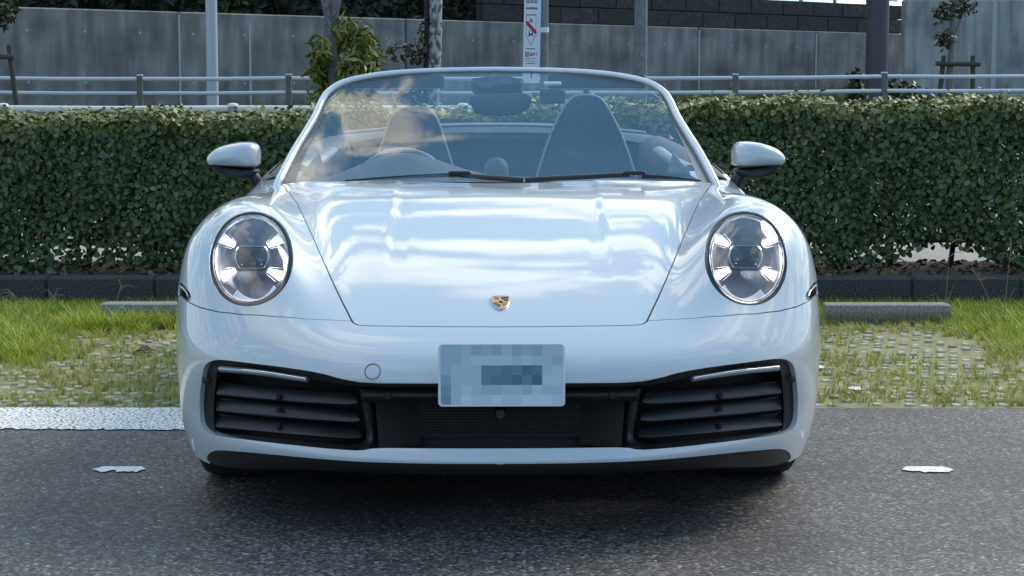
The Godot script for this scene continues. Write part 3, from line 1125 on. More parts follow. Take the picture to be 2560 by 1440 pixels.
func build_mirrors() -> void:
	for sd in 2:
		var sx := -1.0 if sd == 1 else 1.0
		var cap := PackedVector2Array()
		for p in [Vector3(0.8255,0.9229,-1.72), Vector3(0.9102,0.9257,-1.72), Vector3(0.9921,0.9312,-1.72), Vector3(1.0032,0.9368,-1.72), Vector3(1.0071,0.952,-1.72), Vector3(0.9971,0.9714,-1.72), Vector3(0.9703,0.9922,-1.72), Vector3(0.916,1.0088,-1.72), Vector3(0.8673,1.0137,-1.72), Vector3(0.8355,1.0088,-1.72), Vector3(0.8232,0.9908,-1.72), Vector3(0.8216,0.9562,-1.72)]:
			cap.append(Vector2(p.x, p.y))
		var m := Vector2(Vector3(0.9027,0.9631,-1.72).x, Vector3(0.9027,0.9631,-1.72).y)
		var o := smooth2(cap, 2)
		if sd == 1:
			var q := PackedVector2Array()
			for p in o:
				q.append(Vector2(-p.x, p.y))
			q.reverse()
			o = q
			m.x = -m.x
		var g := Geo.new()
		g.pillow(o, [[0.93, -1.80], [0.985, -1.785], [1.0, -1.765], [1.0, -1.735], [0.985, -1.712], [0.95, -1.694], [0.89, -1.680], [0.78, -1.668], [0.6, -1.660], [0.35, -1.655], [0.1, -1.654]], Transform3D(), m)
		var root := part("wing_mirror", g, M.paint, car)
		tag(root, "white door mirror on the left of the picture" if sd else "white door mirror on the right of the picture")
		g = Geo.new()
		g.pillow(o, [[0.88, -1.803], [0.88, -1.8005]], Transform3D(), m)
		part("mirror_glass", g, M.mirror, root)
		# black lower half and stalk
		var b := PackedVector2Array()
		for p in [Vector3(0.8283,0.9201,-1.72), Vector3(0.8257,0.9048,-1.72), Vector3(0.851,0.8854,-1.72), Vector3(0.89,0.8812,-1.72), Vector3(0.9482,0.8923,-1.72), Vector3(0.9786,0.9076,-1.72), Vector3(0.9949,0.9291,-1.72), Vector3(0.9102,0.9243,-1.72)]:
			b.append(Vector2(p.x * sx, p.y))
		if sd == 0:
			pass
		else:
			b.reverse()
		g = Geo.new()
		g.pillow(smooth2(b, 2), [[0.8, -1.795], [0.97, -1.785], [1.0, -1.74], [0.96, -1.705], [0.85, -1.69], [0.5, -1.683]], Transform3D())
		part("mirror_base", g, M.plastic, root)
		g = Geo.new()
		var st := spline(PackedVector3Array([Vector3(0.8638,0.9098,-1.735), Vector3(0.8445,0.8889,-1.735), Vector3(0.8343,0.865,-1.74), Vector3(0.8242,0.834,-1.745)]), 10)
		g.tube(mirrored(st) if sd else st, 0.020, 0.030, 12, Vector3(0, 0, 1), 1.25)
		part("mirror_stalk", g, M.plastic, root)
		g = Geo.new()
		var ln := spline(PackedVector3Array([Vector3(0.9821,0.9268,-1.69), Vector3(0.912,0.9175,-1.682), Vector3(0.8766,0.9091,-1.685), Vector3(0.8567,0.8918,-1.7)]), 10)
		g.tube(mirrored(ln) if sd else ln, 0.0035, 0.003, 6)
		part("indicator", g, M.plastic_slat, root)


func build_cabin() -> void:
	# dashboard top with the hump over the instruments (wheel on the picture's left)
	var g := Geo.new()
	var rows := []
	for r in 14:
		var z := lerpf(-1.45, -1.98, r / 13.0)
		var row := PackedVector3Array()
		for k in 49:
			var x := lerpf(-0.70, 0.70, k / 48.0)
			var back := smoothstep(-1.45, -1.86, z)
			var hump := 0.088 * exp(-pow((x + 0.335) / 0.21, 2) * 1.0) * back
			var drop := 0.05 * smoothstep(0.75, 1.0, r / 13.0)
			row.append(Vector3(x, 0.873 + 0.012 * back + hump - drop - 0.03 * pow(absf(x) / 0.7, 3), z - 0.10 * (x * x) / 0.49))
		rows.append(row)
	g.grid(turned(rows))
	g.box(Vector3(0, 0.72, -1.80), Vector3(1.36, 0.24, 0.22), 0.03)
	part("dashboard", g, M.dash, car)
	g = Geo.new()   # round clock on the dashboard
	var prof := PackedVector2Array()
	for k in 9:
		var a := PI / 2 * k / 8
		prof.append(Vector2(0.043 * cos(a) + 0.0005, 0.045 * sin(a) + 0.012))
	prof.insert(0, Vector2(0.045, -0.03))
	g.lathe(prof, Transform3D(Basis(), Vector3(0.0, 0.897, -1.86)), 24)
	part("dash_clock", g, M.dash, car)
	# steering wheel
	g = Geo.new()
	var rim := PackedVector3Array()
	var wb := Transform3D(Basis(Vector3.RIGHT, -0.35), Vector3(-0.345, 0.80, -2.05))
	for k in 49:
		var a := TAU * k / 48
		rim.append(wb * Vector3(cos(a) * 0.182, sin(a) * 0.182, 0))
	g.tube(rim, 0.011, 0.014, 10, Vector3(0, 0.3, 1), 1.0, false)
	var wheel := part("steering_wheel", g, M.leather_pale, car)
	g = Geo.new()
	g.pillow(round_rect(0.13, 0.11, 0.03), [[0.9, -0.02], [1, -0.01], [1, 0.01], [0.8, 0.03]], wb)
	for a in [0.0, PI, -PI / 2]:
		g.tube(PackedVector3Array([wb * (Vector3(cos(a), sin(a), 0) * 0.05), wb * (Vector3(cos(a), sin(a), 0) * 0.175)]), 0.014, 0.008, 8)
	part("wheel_hub", g, M.leather, wheel)
	# seats
	for sd in 2:
		var at := Vector3(-0.325, 0, -2.72) if sd == 0 else Vector3(0.347, 0, -2.42)
		var hw: Array = [[0.25, 0.45], [0.225, 0.66], [0.178, 0.848], [0.130, 0.993], [0.103, 1.085], [0.076, 1.13], [0.035, 1.147]] if sd == 0 else [[0.27, 0.45], [0.245, 0.66], [0.200, 0.858], [0.146, 1.03], [0.090, 1.145], [0.062, 1.183], [0.03, 1.198]]
		var o := PackedVector2Array()
		for q in hw:
			o.append(Vector2(q[0], q[1]))
		for q in turned(hw):
			o.append(Vector2(-q[0], q[1]))
		o = smooth2(o, 2)
		var tilt := Transform3D(Basis(Vector3.RIGHT, -0.25), Vector3(at.x, 0.02, at.z + 0.245))
		g = Geo.new()
		g.pillow(o, [[0.9, -0.09], [0.98, -0.075], [1.0, -0.045], [1.0, -0.01], [0.985, 0.012], [0.96, 0.022]], tilt, Vector2(0, 0.8))
		var seat := part("seat", g, M.leather, car)
		g = Geo.new()
		g.pillow(o, [[0.90, 0.0], [0.90, 0.024], [0.86, 0.034], [0.5, 0.03], [0.05, 0.026]], tilt, Vector2(0, 0.78))
		part("seat_cushion", g, M.leather, seat)
		g = Geo.new()
		var pipe := PackedVector3Array()
		for p in o:
			pipe.append(tilt * Vector3(p.x * 0.965, 0.8 + (p.y - 0.8) * 0.965, 0.021))
		pipe.append(pipe[0])
		g.tube(pipe, 0.0042, 0.0042, 6, Vector3(0, 0, 1), 1.0, false)
		part("seat_piping", g, M.leather_pale, seat)
		g = Geo.new()
		g.box(Vector3(at.x, 0.42, at.z + 0.38), Vector3(0.48, 0.14, 0.5), 0.05)
		part("seat_base", g, M.leather, seat)
		for q in [[0.93, 0.10], [0.80, 0.13], [0.70, 0.15]]:   # stitched seams across the back
			g = Geo.new()
			var seam := PackedVector3Array()
			for k in 9:
				var e := -1.0 + k / 4.0
				seam.append(tilt * Vector3(e * q[1] * 0.8, q[0] - 0.012 * e * e, 0.034))
			g.tube(seam, 0.0022, 0.0022, 5, Vector3(0, 0, 1), 1.0, false)
			part("seat_seam", g, M.seam, seat)
	# inside mirror, camera housing, recorder
	g = Geo.new()
	var rm := smooth2(PackedVector2Array([Vector2(-0.112, 0.028), Vector2(-0.105, -0.010), Vector2(-0.085, -0.040), Vector2(-0.03, -0.048), Vector2(0.05, -0.047), Vector2(0.098, -0.030), Vector2(0.118, 0.0), Vector2(0.118, 0.034), Vector2(0.05, 0.036), Vector2(-0.06, 0.036)]), 2)
	g.pillow(rm, [[0.95, -0.03], [1, -0.02], [1, 0.0], [0.96, 0.012], [0.8, 0.02], [0.3, 0.024]], Transform3D(Basis(), Vector3(0.012, 1.145, -2.06)))
	part("inside_mirror", g, M.trim_dark, car)
	g = Geo.new()
	var hs := smooth2(PackedVector2Array([Vector2(-0.085, 0.055), Vector2(-0.070, 0.020), Vector2(-0.05, -0.012), Vector2(-0.012, -0.018), Vector2(0.015, 0.004), Vector2(0.09, 0.006), Vector2(0.12, 0.055)]), 1)
	g.pillow(hs, [[1, -0.05], [1, -0.01], [0.94, 0.004]], Transform3D(Basis(Vector3.RIGHT, -0.95), Vector3(-0.01, 1.205, -2.062)))
	var hou := part("sensor_housing", g, M.trim_dark, car)
	g = Geo.new()
	g.pillow(PackedVector2Array([Vector2(-0.032, 0.012), Vector2(0.030, 0.012), Vector2(0.008, 0.042), Vector2(-0.010, 0.042)]), [[1, 0.0], [1, 0.0065]], Transform3D(Basis(Vector3.RIGHT, -0.95), Vector3(0.035, 1.205, -2.062)))
	part("camera_window", g, M.dash, hou)
	g = Geo.new()
	g.box(Vector3(0.205, 1.168, -2.05), Vector3(0.094, 0.052, 0.03), 0.008)
	var rec := part("dash_camera", g, M.trim_dark, car)
	g = Geo.new()
	g.box(Vector3(0.205, 1.215, -2.055), Vector3(0.064, 0.014, 0.03), 0.004)
	part("camera_bracket", g, M.sticker, rec)
	# sun visor edges: thin bright lines below the header
	for sd in 2:
		g = Geo.new()
		var sx := -1.0 if sd == 1 else 1.0
		g.box(Vector3(0.37 * sx, 1.222, -2.13), Vector3(0.36, 0.05, 0.016), 0.006)
		var vis := part("sun_visor", g, M.trim_dark, car)
		g = Geo.new()
		g.box(Vector3(0.37 * sx, 1.197, -2.128), Vector3(0.30, 0.003, 0.018), 0.001)
		part("visor_edge", g, M.leather_pale, vis)
	# corner between windscreen foot and door top, body colour
	for sd in 2:
		var sx := -1.0 if sd == 1 else 1.0
		g = Geo.new()
		var r := []
		for k in 9:
			var z := lerpf(-1.44, -1.86, k / 8.0)
			var inner := Vector3(lerpf(0.735, 0.668, k / 8.0), lerpf(0.852, 0.905, k / 8.0), z)
			var outer := belt(minf(z, -1.5)) * Vector3(1, 1, 0) + Vector3(0.012, -0.004 - 0.014 * clampf(1.0 - k / 2.0, 0, 1), z)
			r.append(PackedVector3Array([inner, inner.lerp(outer, 0.5) + Vector3(0, 0.006, 0), outer, outer + Vector3(0.03, -0.03, 0)]))
		g.grid(flip_rows(r, sd == 1), sd == 0)
		part("door_corner", g, M.paint, car)
	# cabin floor and rear wall
	g = Geo.new()
	g.box(Vector3(0, 0.22, -2.4), Vector3(1.6, 0.04, 2.1))
	g.box(Vector3(0, 0.62, -3.06), Vector3(1.5, 0.78, 0.05), 0.02)
	g.box(Vector3(0, 0.55, -1.52), Vector3(1.6, 0.55, 0.04))
	part("cabin_tub", g, M.leather, car)
	# rear edge of the opening: deflector frame and its net
	g = Geo.new()
	var arc := PackedVector3Array()
	for k in 25:
		var e := -1.0 + k / 12.0
		arc.append(Vector3(0.62 * e, 1.048 - 0.03 * e * e, -3.05 + 0.10 * e * e))
	g.tube(arc, 0.010, 0.007, 8)
	part("deflector_frame", g, M.leather_pale, car)
	for sd in 2:
		var sx := -1.0 if sd == 1 else 1.0
		# door: inner top pad, grab handle shape, corner triangle
		g = Geo.new()
		var o := []
		for q in [[0.03, 0.0], [0.0, 0.012], [-0.05, 0.006], [-0.085, -0.03], [-0.09, -0.10], [-0.05, -0.18], [-0.05, -0.36]]:
			var row := PackedVector3Array()
			for k in 13:
				var z := lerpf(-1.72, -2.95, k / 12.0)
				var bx := belt(z)
				row.append(Vector3((bx.x + q[0] - 0.035) * sx, bx.y + q[1], z))
			o.append(row)
		g.grid(o, sd == 0)
		var door := part("door_panel", g, M.dash, car)
		g = Geo.new()
		var p0 := PackedVector3Array([Vector3(0.70 * sx, 0.905, -1.95), Vector3(0.655 * sx, 0.93, -2.2), Vector3(0.635 * sx, 0.955, -2.5)])
		g.tube(spline(p0, 10), 0.026, 0.020, 10)
		part("arm_rest", g, M.leather_pale, door)
		g = Geo.new()
		g.pillow(PackedVector2Array([Vector2(0, 0), Vector2(0.085, 0.0), Vector2(0.02, 0.075)]) if sd == 0 else PackedVector2Array([Vector2(0, 0), Vector2(-0.02, 0.075), Vector2(-0.085, 0)]), [[1, -0.012], [1, 0], [0.9, 0.004]], Transform3D(Basis(Vector3.UP, -0.5 * sx), Vector3(0.60 * sx, 0.90, -1.78)))
		part("corner_speaker", g, M.leather_pale, door)


func belt(z: float) -> Vector3:  # upper edge of the body side behind the windscreen
	var s := clampf((-1.5 - z) / 1.55, 0, 1)
	return Vector3(lerpf(0.812, 0.70, s * s), 0.838 + 0.162 * pow(s, 0.7), z)


func build_rear() -> void:
	var rows := []
	var zs := [-1.50, -1.75, -2.1, -2.5, -2.85, -3.15, -3.5, -3.85, -4.15, -4.38, -4.50, -4.53]
	for z in zs:
		var s := clampf((-1.5 - z) / 3.0, 0, 1)
		var hip := exp(-pow((z + 3.43) / 0.7, 2))
		var tail := smoothstep(-3.9, -4.55, z)
		var w := 0.925 - 0.02 * sin(PI * clampf((-1.5 - z) / 1.6, 0, 1)) - 0.06 * tail
		var b := belt(maxf(z, -3.05))
		var by := b.y if z > -3.05 else lerpf(1.0, 0.80, smoothstep(-3.05, -4.5, z))
		var bx := b.x if z > -3.05 else lerpf(0.70, 0.66, smoothstep(-3.05, -4.5, z))
		var line := []
		for q in [[w - 0.07, 0.17], [w - 0.03, 0.22], [w - 0.012, 0.36], [w, 0.52], [w - 0.005, 0.66 + 0.04 * hip], [w - 0.03, 0.76 + 0.05 * hip], [lerpf(w, bx, 0.55), lerpf(0.80, by, 0.45) + 0.04 * hip], [bx + 0.035, by - 0.02], [bx + 0.005, by]]:
			line.append(Vector3(q[0], q[1], z))
		rows.append(line)
	var net := []
	# plain smoothing: corner values kept, inner ones eased along the body
	for r in rows.size():
		var line := PackedVector3Array()
		for k in 9:
			var a: Vector3 = rows[maxi(r - 1, 0)][k]
			var b: Vector3 = rows[mini(r + 1, rows.size() - 1)][k]
			line.append(rows[r][k] * 0.7 + (a + b) * 0.15 if r > 0 and r < rows.size() - 1 else rows[r][k])
		net.append(line)
	var soup := Soup.new()
	var fine := []
	for line in net:
		fine.append(spline(line, 40))
	var nz := 120
	var arch := PackedFloat32Array()
	for r in nz + 1:
		for k in 41:
			var col := PackedVector3Array()
			var s := float(r) / nz * (fine.size() - 1)
			var j := mini(int(s), fine.size() - 2)
			var p: Vector3 = fine[j][k].cubic_interpolate(fine[j + 1][k], fine[maxi(j - 1, 0)][k], fine[mini(j + 2, fine.size() - 1)][k], s - j)
			soup.p.append(p)
			soup.n.append(Vector3.RIGHT)
			arch.append(Vector2(p.z + 3.43, p.y - 0.345).length() - 0.375)
	for r in nz + 1:
		for k in 41:
			var w := 41
			var a := soup.p[maxi(r - 1, 0) * w + k]
			var b := soup.p[mini(r + 1, nz) * w + k]
			var c := soup.p[r * w + maxi(k - 1, 0)]
			var d := soup.p[r * w + mini(k + 1, 40)]
			soup.n[r * w + k] = (d - c).cross(a - b).normalized() * -1.0
	for r in nz:
		for k in 40:
			var a := r * 41 + k
			soup.t.append_array(PackedInt32Array([a, a + 41, a + 42, a, a + 42, a + 1]))
	# make sure the sides face out
	for k in soup.n.size():
		if soup.n[k].x < 0 and soup.p[k].x > 0.5:
			soup.n[k] = -soup.n[k]
	soup.f.append(arch)
	var door := PackedFloat32Array()
	for p in soup.p:
		door.append(-1.62 - p.z if p.z > -2.2 else p.z + 2.78)
	soup.f.append(door)
	var s := soup.clip(0, 1, 0.0)
	for sd in 2:
		var g := Geo.new()
		s.clip(1, -1, 0.002).put(g, sd == 1, 0.02)
		part("rear_quarter", g, M.paint, car)
		g = Geo.new()
		s.clip(1, 1, 0.002).put(g, sd == 1, 0.02)
		part("door", g, M.paint, car)
	# deck behind the cabin
	var g := Geo.new()
	var deck := []
	for r in 17:
		var z := lerpf(-3.10, -4.5, r / 16.0)
		var by := lerpf(1.0, 0.80, smoothstep(-3.05, -4.5, z))
		var bx := lerpf(0.70, 0.66, smoothstep(-3.05, -4.5, z))
		var crown := 0.062 * (1.0 - smoothstep(-3.3, -4.5, z) * 0.4)
		var row := PackedVector3Array()
		for k in 33:
			var e := -1.0 + k / 16.0
			row.append(Vector3(bx * e, by + crown * (1 - pow(absf(e), 2.6)), z + (0.10 * e * e if r == 0 else 0.0)))
		deck.append(row)
	g.grid(deck, true)
	# rolled front edge of the deck
	var lip := [deck[0].duplicate(), deck[0].duplicate(), deck[0].duplicate()]
	for k in 33:
		lip[1][k] += Vector3(0, -0.012, 0.014)
		lip[2][k] += Vector3(0, -0.045, 0.012)
	g.grid(lip)
	part("rear_deck", g, M.paint, car)
	g = Geo.new()
	var seam := PackedVector3Array()
	for k in 33:
		seam.append(deck[0][k] + Vector3(0, 0.001, 0.006))
	g.tube(seam, 0.003, 0.003, 6)
	part("deck_seam", g, M.plastic, car)
	# tail
	g = Geo.new()
	var tail := []
	for q in [[0.80, -4.5, 0.66], [0.74, -4.54, 0.74], [0.60, -4.56, 0.83], [0.45, -4.56, 0.86], [0.30, -4.54, 0.86], [0.18, -4.50, 0.82]]:
		var row := PackedVector3Array()
		for k in 25:
			var e := -1.0 + k / 12.0
			row.append(Vector3(q[2] * e, q[0] + (0.03 * (1 - e * e) if q[0] > 0.7 else 0.0), q[1] + 0.10 * pow(absf(e), 3)))
		tail.append(row)
	g.grid(tail, true)
	part("rear_bumper", g, M.paint, car)
	g = Geo.new()
	g.box(Vector3(0, 0.16, -2.4), Vector3(1.62, 0.02, 3.4))
	part("underbody", g, M.void_black, car)


func build_wheels() -> void:
	for q in [[0.793, -0.985, 0.338, 0.245], [-0.793, -0.985, 0.338, 0.245], [0.775, -3.43, 0.348, 0.30], [-0.775, -3.43, 0.348, 0.30]]:
		var sx := signf(q[0])
		var xf := Transform3D(Basis(Vector3.BACK, -PI / 2 * sx), Vector3(q[0], q[2], q[1]))
		var w: float = q[3] / 2
		var r: float = q[2]
		var g := Geo.new()
		g.lathe(PackedVector2Array([Vector2(0.235, -w + 0.02), Vector2(0.27, -w), Vector2(r - 0.03, -w + 0.004), Vector2(r - 0.008, -w + 0.018), Vector2(r, -w + 0.04), Vector2(r, w - 0.04), Vector2(r - 0.008, w - 0.018), Vector2(r - 0.03, w - 0.004), Vector2(0.27, w), Vector2(0.235, w - 0.02)]), xf, 56)
		var root := part("wheel", g, M.rubber, car)
		g = Geo.new()
		g.lathe(PackedVector2Array([Vector2(0.24, -w + 0.03), Vector2(0.225, -0.02), Vector2(0.225, w - 0.05), Vector2(0.245, w - 0.015), Vector2(0.238, w - 0.008)]), xf, 48)
		part("rim", g, M.silver, root)
		for k in 5:
			for h in [-0.13, 0.13]:
				var a: float = TAU * k / 5 + h
				g = Geo.new()
				g.tube(PackedVector3Array([xf * Vector3(cos(a - h * 0.5) * 0.05, w - 0.04, sin(a - h * 0.5) * 0.05), xf * Vector3(cos(a) * 0.232, w - 0.025, sin(a) * 0.232)]), 0.014, 0.012, 8)
				part("spoke", g, M.silver, root)
		g = Geo.new()
		g.lathe(PackedVector2Array([Vector2(0.07, w - 0.06), Vector2(0.065, w - 0.03), Vector2(0.03, w - 0.022), Vector2(0.001, w - 0.022)]), xf, 20)
		part("hub", g, M.silver, root)
		# dark arch lining
		g = Geo.new()
		var rows := []
		for k in 21:
			var a := lerpf(-0.35, PI + 0.35, k / 20.0)
			rows.append(PackedVector3Array([Vector3(0.88 * sx, q[2] + sin(a) * 0.374, q[1] + cos(a) * 0.374), Vector3(0.55 * sx, q[2] + sin(a) * 0.374, q[1] + cos(a) * 0.374)]))
		g.grid(rows, sx < 0)
		part("arch_lining", g, M.void_black, car)


func build_car() -> void:
	car = thing("open_sports_car", "white open two-seater sports car with lit round headlights, parked facing the camera", "car", Vector3.ZERO, deg_to_rad(0.78))
	build_front()
	build_badges()
	build_screen()
	build_mirrors()
	build_cabin()
	build_rear()
	build_wheels()

func sky_and_sun() -> void:
	var we := WorldEnvironment.new()
	we.name = "surroundings"
	var env := Environment.new()
	env.background_mode = Environment.BG_SKY
	env.tonemap_mode = Environment.TONE_MAPPER_LINEAR
	env.tonemap_exposure = 2.3
	env.sdfgi_enabled = true
	env.ssao_enabled = true
	env.ssil_enabled = true
	var sun_dir := Vector3(0.64, 0.70, -0.58).normalized()   # towards the sun: high, behind the car, a little right
	var w := 1024
	var h := 512
	var im := Image.create(w, h, false, Image.FORMAT_RGBF)
	var puff := FastNoiseLite.new()
	puff.seed = 11
	puff.noise_type = FastNoiseLite.TYPE_SIMPLEX_SMOOTH
	puff.frequency = 1.1
	puff.fractal_octaves = 6
	puff.fractal_gain = 0.52
	puff.domain_warp_enabled = true
	puff.domain_warp_amplitude = 0.35
	puff.domain_warp_frequency = 1.2
	var data := PackedFloat32Array()
	data.resize(w * h * 3)
	var at := 0
	for y in h:
		var el := PI * (0.5 - (y + 0.5) / h)
		var up := sin(el)
		var flat := cos(el)
		for x in w:
			var az := TAU * (x + 0.5) / w
			var d := Vector3(sin(az) * flat, up, -cos(az) * flat)   # the first column looks along -z
			var c := Color(0.18, 0.19, 0.20)
			if up > 0.0:
				var hz := pow(1.0 - up, 3.0)
				var low := pow(1.0 - up, 12.0)
				c = Color(0.098, 0.242, 0.43).lerp(Color(0.19, 0.375, 0.55), hz).lerp(Color(0.48, 0.60, 0.70), low * 0.85)
				var p := Vector3(d.x, 0, d.z) / (up + 0.16)
				# broken cloud all round, clear in a wide lane overhead from behind the camera to high over the wall
				var lane := (1.0 - smoothstep(0.18, 0.40, absf(d.x - 0.13))) * smoothstep(-0.80, -0.69, d.z)
				var nv := puff.get_noise_3d(p.x * 1.7, 3.0, p.z * 5.0)
				var bank := smoothstep(0.66, 0.80, -d.z) * 0.075
				bank += 0.30 * smoothstep(-0.02, -0.14, d.x) * smoothstep(0.66, 0.76, up) * smoothstep(0.97, 0.90, up)
				var cov := smoothstep(0.0 + 0.42 * lane - bank, 0.26 + 0.44 * lane - bank, nv)
				var thick := puff.get_noise_3d(p.x * 1.7 + 0.10, 3.0, p.z * 5.0 - 0.25)
				var cs := d.dot(Vector3(0.30, 0.45, -0.84))
				var lit := 0.80 + 0.45 * pow(maxf(cs, 0.0), 2.0) - 0.35 * smoothstep(-0.1, 0.45, thick)
				c = c.lerp(Color(1.0, 0.975, 0.90) * lit, cov * 0.95)
			data[at] = c.r
			data[at + 1] = c.g
			data[at + 2] = c.b
			at += 3
	im.set_data(w, h, false, Image.FORMAT_RGBF, data.to_byte_array())
	var pan := PanoramaSkyMaterial.new()
	pan.panorama = ImageTexture.create_from_image(im)
	pan.energy_multiplier = 1.0
	var sky := Sky.new()
	sky.sky_material = pan
	env.sky = sky
	we.environment = env
	add_child(we)
	var sun := DirectionalLight3D.new()
	sun.name = "sun"
	sun.light_energy = 0.46
	sun.light_color = Color(1.0, 0.955, 0.89)
	sun.light_angular_distance = 26.0
	sun.shadow_enabled = true
	add_child(sun)
	sun.look_at_from_position(sun_dir * 50, Vector3.ZERO)


func noise_tex(freq: float, type: int, ramp: Array, seed_ := 1, size := 512, octaves := 4, normal := false) -> NoiseTexture2D:
	var f := FastNoiseLite.new()
	f.seed = seed_
	f.noise_type = type
	f.frequency = freq
	f.fractal_octaves = octaves
	var t := NoiseTexture2D.new()
	t.width = size
	t.height = size
	t.seamless = true
	t.noise = f
	t.generate_mipmaps = false
	if ramp.size():
		var gr := Gradient.new()
		var off := PackedFloat32Array()
		var cs := PackedColorArray()
		for r in ramp:
			off.append(r[0])
			cs.append((r[1] as Color).linear_to_srgb())
		gr.offsets = off
		gr.colors = cs
		t.color_ramp = gr
	return t


func materials() -> void:
	var m := std(Color(0.44, 0.475, 0.50), 0.34, 0.10)
	m.clearcoat_enabled = true
	m.clearcoat = 1.0
	m.clearcoat_roughness = 0.015
	M.paint = m
	M.paint_edge = std(Color(0.62, 0.66, 0.69), 0.28, 0.3)
	M.paint_edge.clearcoat_enabled = true
	M.paint_edge.clearcoat_roughness = 0.02
	M.plastic = std(Color(0.009, 0.0095, 0.0105), 0.42)
	M.plastic_dark = std(Color(0.0035, 0.0038, 0.0042), 0.55)
	M.plastic_slat = std(Color(0.010, 0.0115, 0.0135), 0.45)
	M.fin = std(Color(0.010, 0.010, 0.011), 0.45, 0.3)
	M.void_black = std(Color(0.003, 0.003, 0.0035), 0.7)
	M.gloss_black = std(Color(0.008, 0.008, 0.009), 0.08)
	M.seam = std(Color(0.03, 0.035, 0.04), 0.6)
	M.chrome = std(Color(0.85, 0.86, 0.88), 0.08, 1.0)
	M.silver = std(Color(0.55, 0.56, 0.58), 0.25, 0.9)
	M.lamp_ring = std(Color(0.34, 0.34, 0.36), 0.18, 0.9)
	M.pocket = std(Color(0.38, 0.38, 0.41), 0.45, 0.5)
	M.guide = std(Color(0.75, 0.76, 0.8), 0.3)
	M.guide.emission_enabled = true
	M.guide.emission = Color(0.85, 0.87, 1.0)
	M.guide.emission_energy_multiplier = 0.12
	M.bowl = std(Color(0.10, 0.104, 0.12), 0.30, 0.6)
	M.dark_glass = std(Color(0.01, 0.012, 0.016), 0.03)
	M.drl = std(Color(1, 1, 1), 0.3)
	M.drl.emission_enabled = true
	M.drl.emission = Color(0.97, 0.95, 1.0)
	M.drl.emission_energy_multiplier = 12.0
	var gl := std(Color(1, 1, 1), 0.0)
	gl.transparency = BaseMaterial3D.TRANSPARENCY_ALPHA
	gl.albedo_color.a = 0.02
	M.lens = gl
	gl = std(Color(0.10, 0.16, 0.18), 0.0)
	gl.transparency = BaseMaterial3D.TRANSPARENCY_ALPHA
	gl.albedo_color.a = 0.04
	M.glass = gl
	M.bar_glass = std(Color(0.30, 0.32, 0.34), 0.08, 0.6)
	M.plate_rim = std(Color(0.55, 0.57, 0.6), 0.4)
	M.crest_rim = std(Color(0.45, 0.44, 0.42), 0.2, 0.9)
	M.gold = std(Color(0.60, 0.36, 0.14), 0.35, 0.3)
	M.crest_dark = std(Color(0.03, 0.02, 0.018), 0.4)
	M.crest_red = std(Color(0.10, 0.02, 0.015), 0.4)
	M.frit = std(Color(0.02, 0.022, 0.028), 0.4)
	M.sticker = std(Color(0.65, 0.78, 0.85), 0.5)
	M.ink_blue = std(Color(0.02, 0.06, 0.2), 0.5)
	M.decal = std(Color(0.75, 0.8, 0.8), 0.4)
	M.mirror = std(Color(0.9, 0.9, 0.9), 0.01, 1.0)
	M.dash = std(Color(0.050, 0.058, 0.058), 0.6)
	M.leather = std(Color(0.007, 0.0075, 0.009), 0.55)
	M.leather_pale = std(Color(0.22, 0.24, 0.24), 0.5)
	M.trim_dark = std(Color(0.015, 0.016, 0.02), 0.5)
	M.rubber = std(Color(0.012, 0.012, 0.012), 0.75)



func many(called: String, mesh: Mesh, mat: Material, at: Array, tint: PackedColorArray, parent: Node = self) -> MultiMeshInstance3D:
	var mm := MultiMesh.new()
	mm.transform_format = MultiMesh.TRANSFORM_3D
	mm.use_colors = true
	mm.mesh = mesh
	mm.instance_count = at.size()
	for k in at.size():
		mm.set_instance_transform(k, at[k])
		mm.set_instance_color(k, tint[k])
	var o := MultiMeshInstance3D.new()
	o.name = called
	o.multimesh = mm
	o.material_override = mat
	parent.add_child(o, true)
	tag(o, "", "", "", "stuff")
	return o


func leaf_mesh(long: float, wide: float, fold := 0.25, droop := 0.15) -> ArrayMesh:  # grows along +y from the stalk, faces +z
	var g := Geo.new()
	var rows := []
	for q in [[0.0, 0.06], [0.18, 0.62], [0.42, 1.0], [0.68, 0.86], [0.88, 0.48], [1.0, 0.04]]:
		var y: float = q[0] * long
		var x: float = q[1] * wide / 2
		var z: float = -droop * long * q[0] * q[0]
		rows.append(PackedVector3Array([Vector3(-x, y, z + fold * x), Vector3(0, y, z), Vector3(x, y, z + fold * x)]))
	g.grid(rows, true)
	return g.mesh()


func blade_mesh(tall: float, lean: float, wide: float, blades: int, seed_: int) -> ArrayMesh:  # a tuft
	var r := RandomNumberGenerator.new()
	r.seed = seed_
	var g := Geo.new()
	for b in blades:
		var a := r.randf() * TAU
		var h := tall * r.randf_range(0.55, 1.0)
		var out := lean * h * r.randf_range(0.3, 1.2)
		var d := Vector3(cos(a), 0, sin(a))
		var s := Vector3(-sin(a), 0, cos(a)) * wide * 0.5
		var root := d * r.randf() * 0.25 * tall
		var rows := []
		for k in 4:
			var e := k / 3.0
			var c := root + d * out * e * e + Vector3.UP * h * (e - 0.25 * e * e * lean)
			rows.append(PackedVector3Array([c - s * (1.0 - e * 0.96), c + s * (1.0 - e * 0.96)]))
		g.grid(rows)
	return g.mesh()


func turn_to(dir: Vector3, roll: float) -> Basis:  # +z along dir
	var b := Basis.looking_at(-dir, Vector3.UP if absf(dir.y) < 0.97 else Vector3.RIGHT)
	return b * Basis(Vector3.BACK, roll)


func green(base_: Color, spread: float) -> Color:
	var k := rng.randf_range(1.0 - spread, 1.0 + spread)
	return Color(base_.r * k * rng.randf_range(0.85, 1.2), base_.g * k, base_.b * k * rng.randf_range(0.8, 1.2))


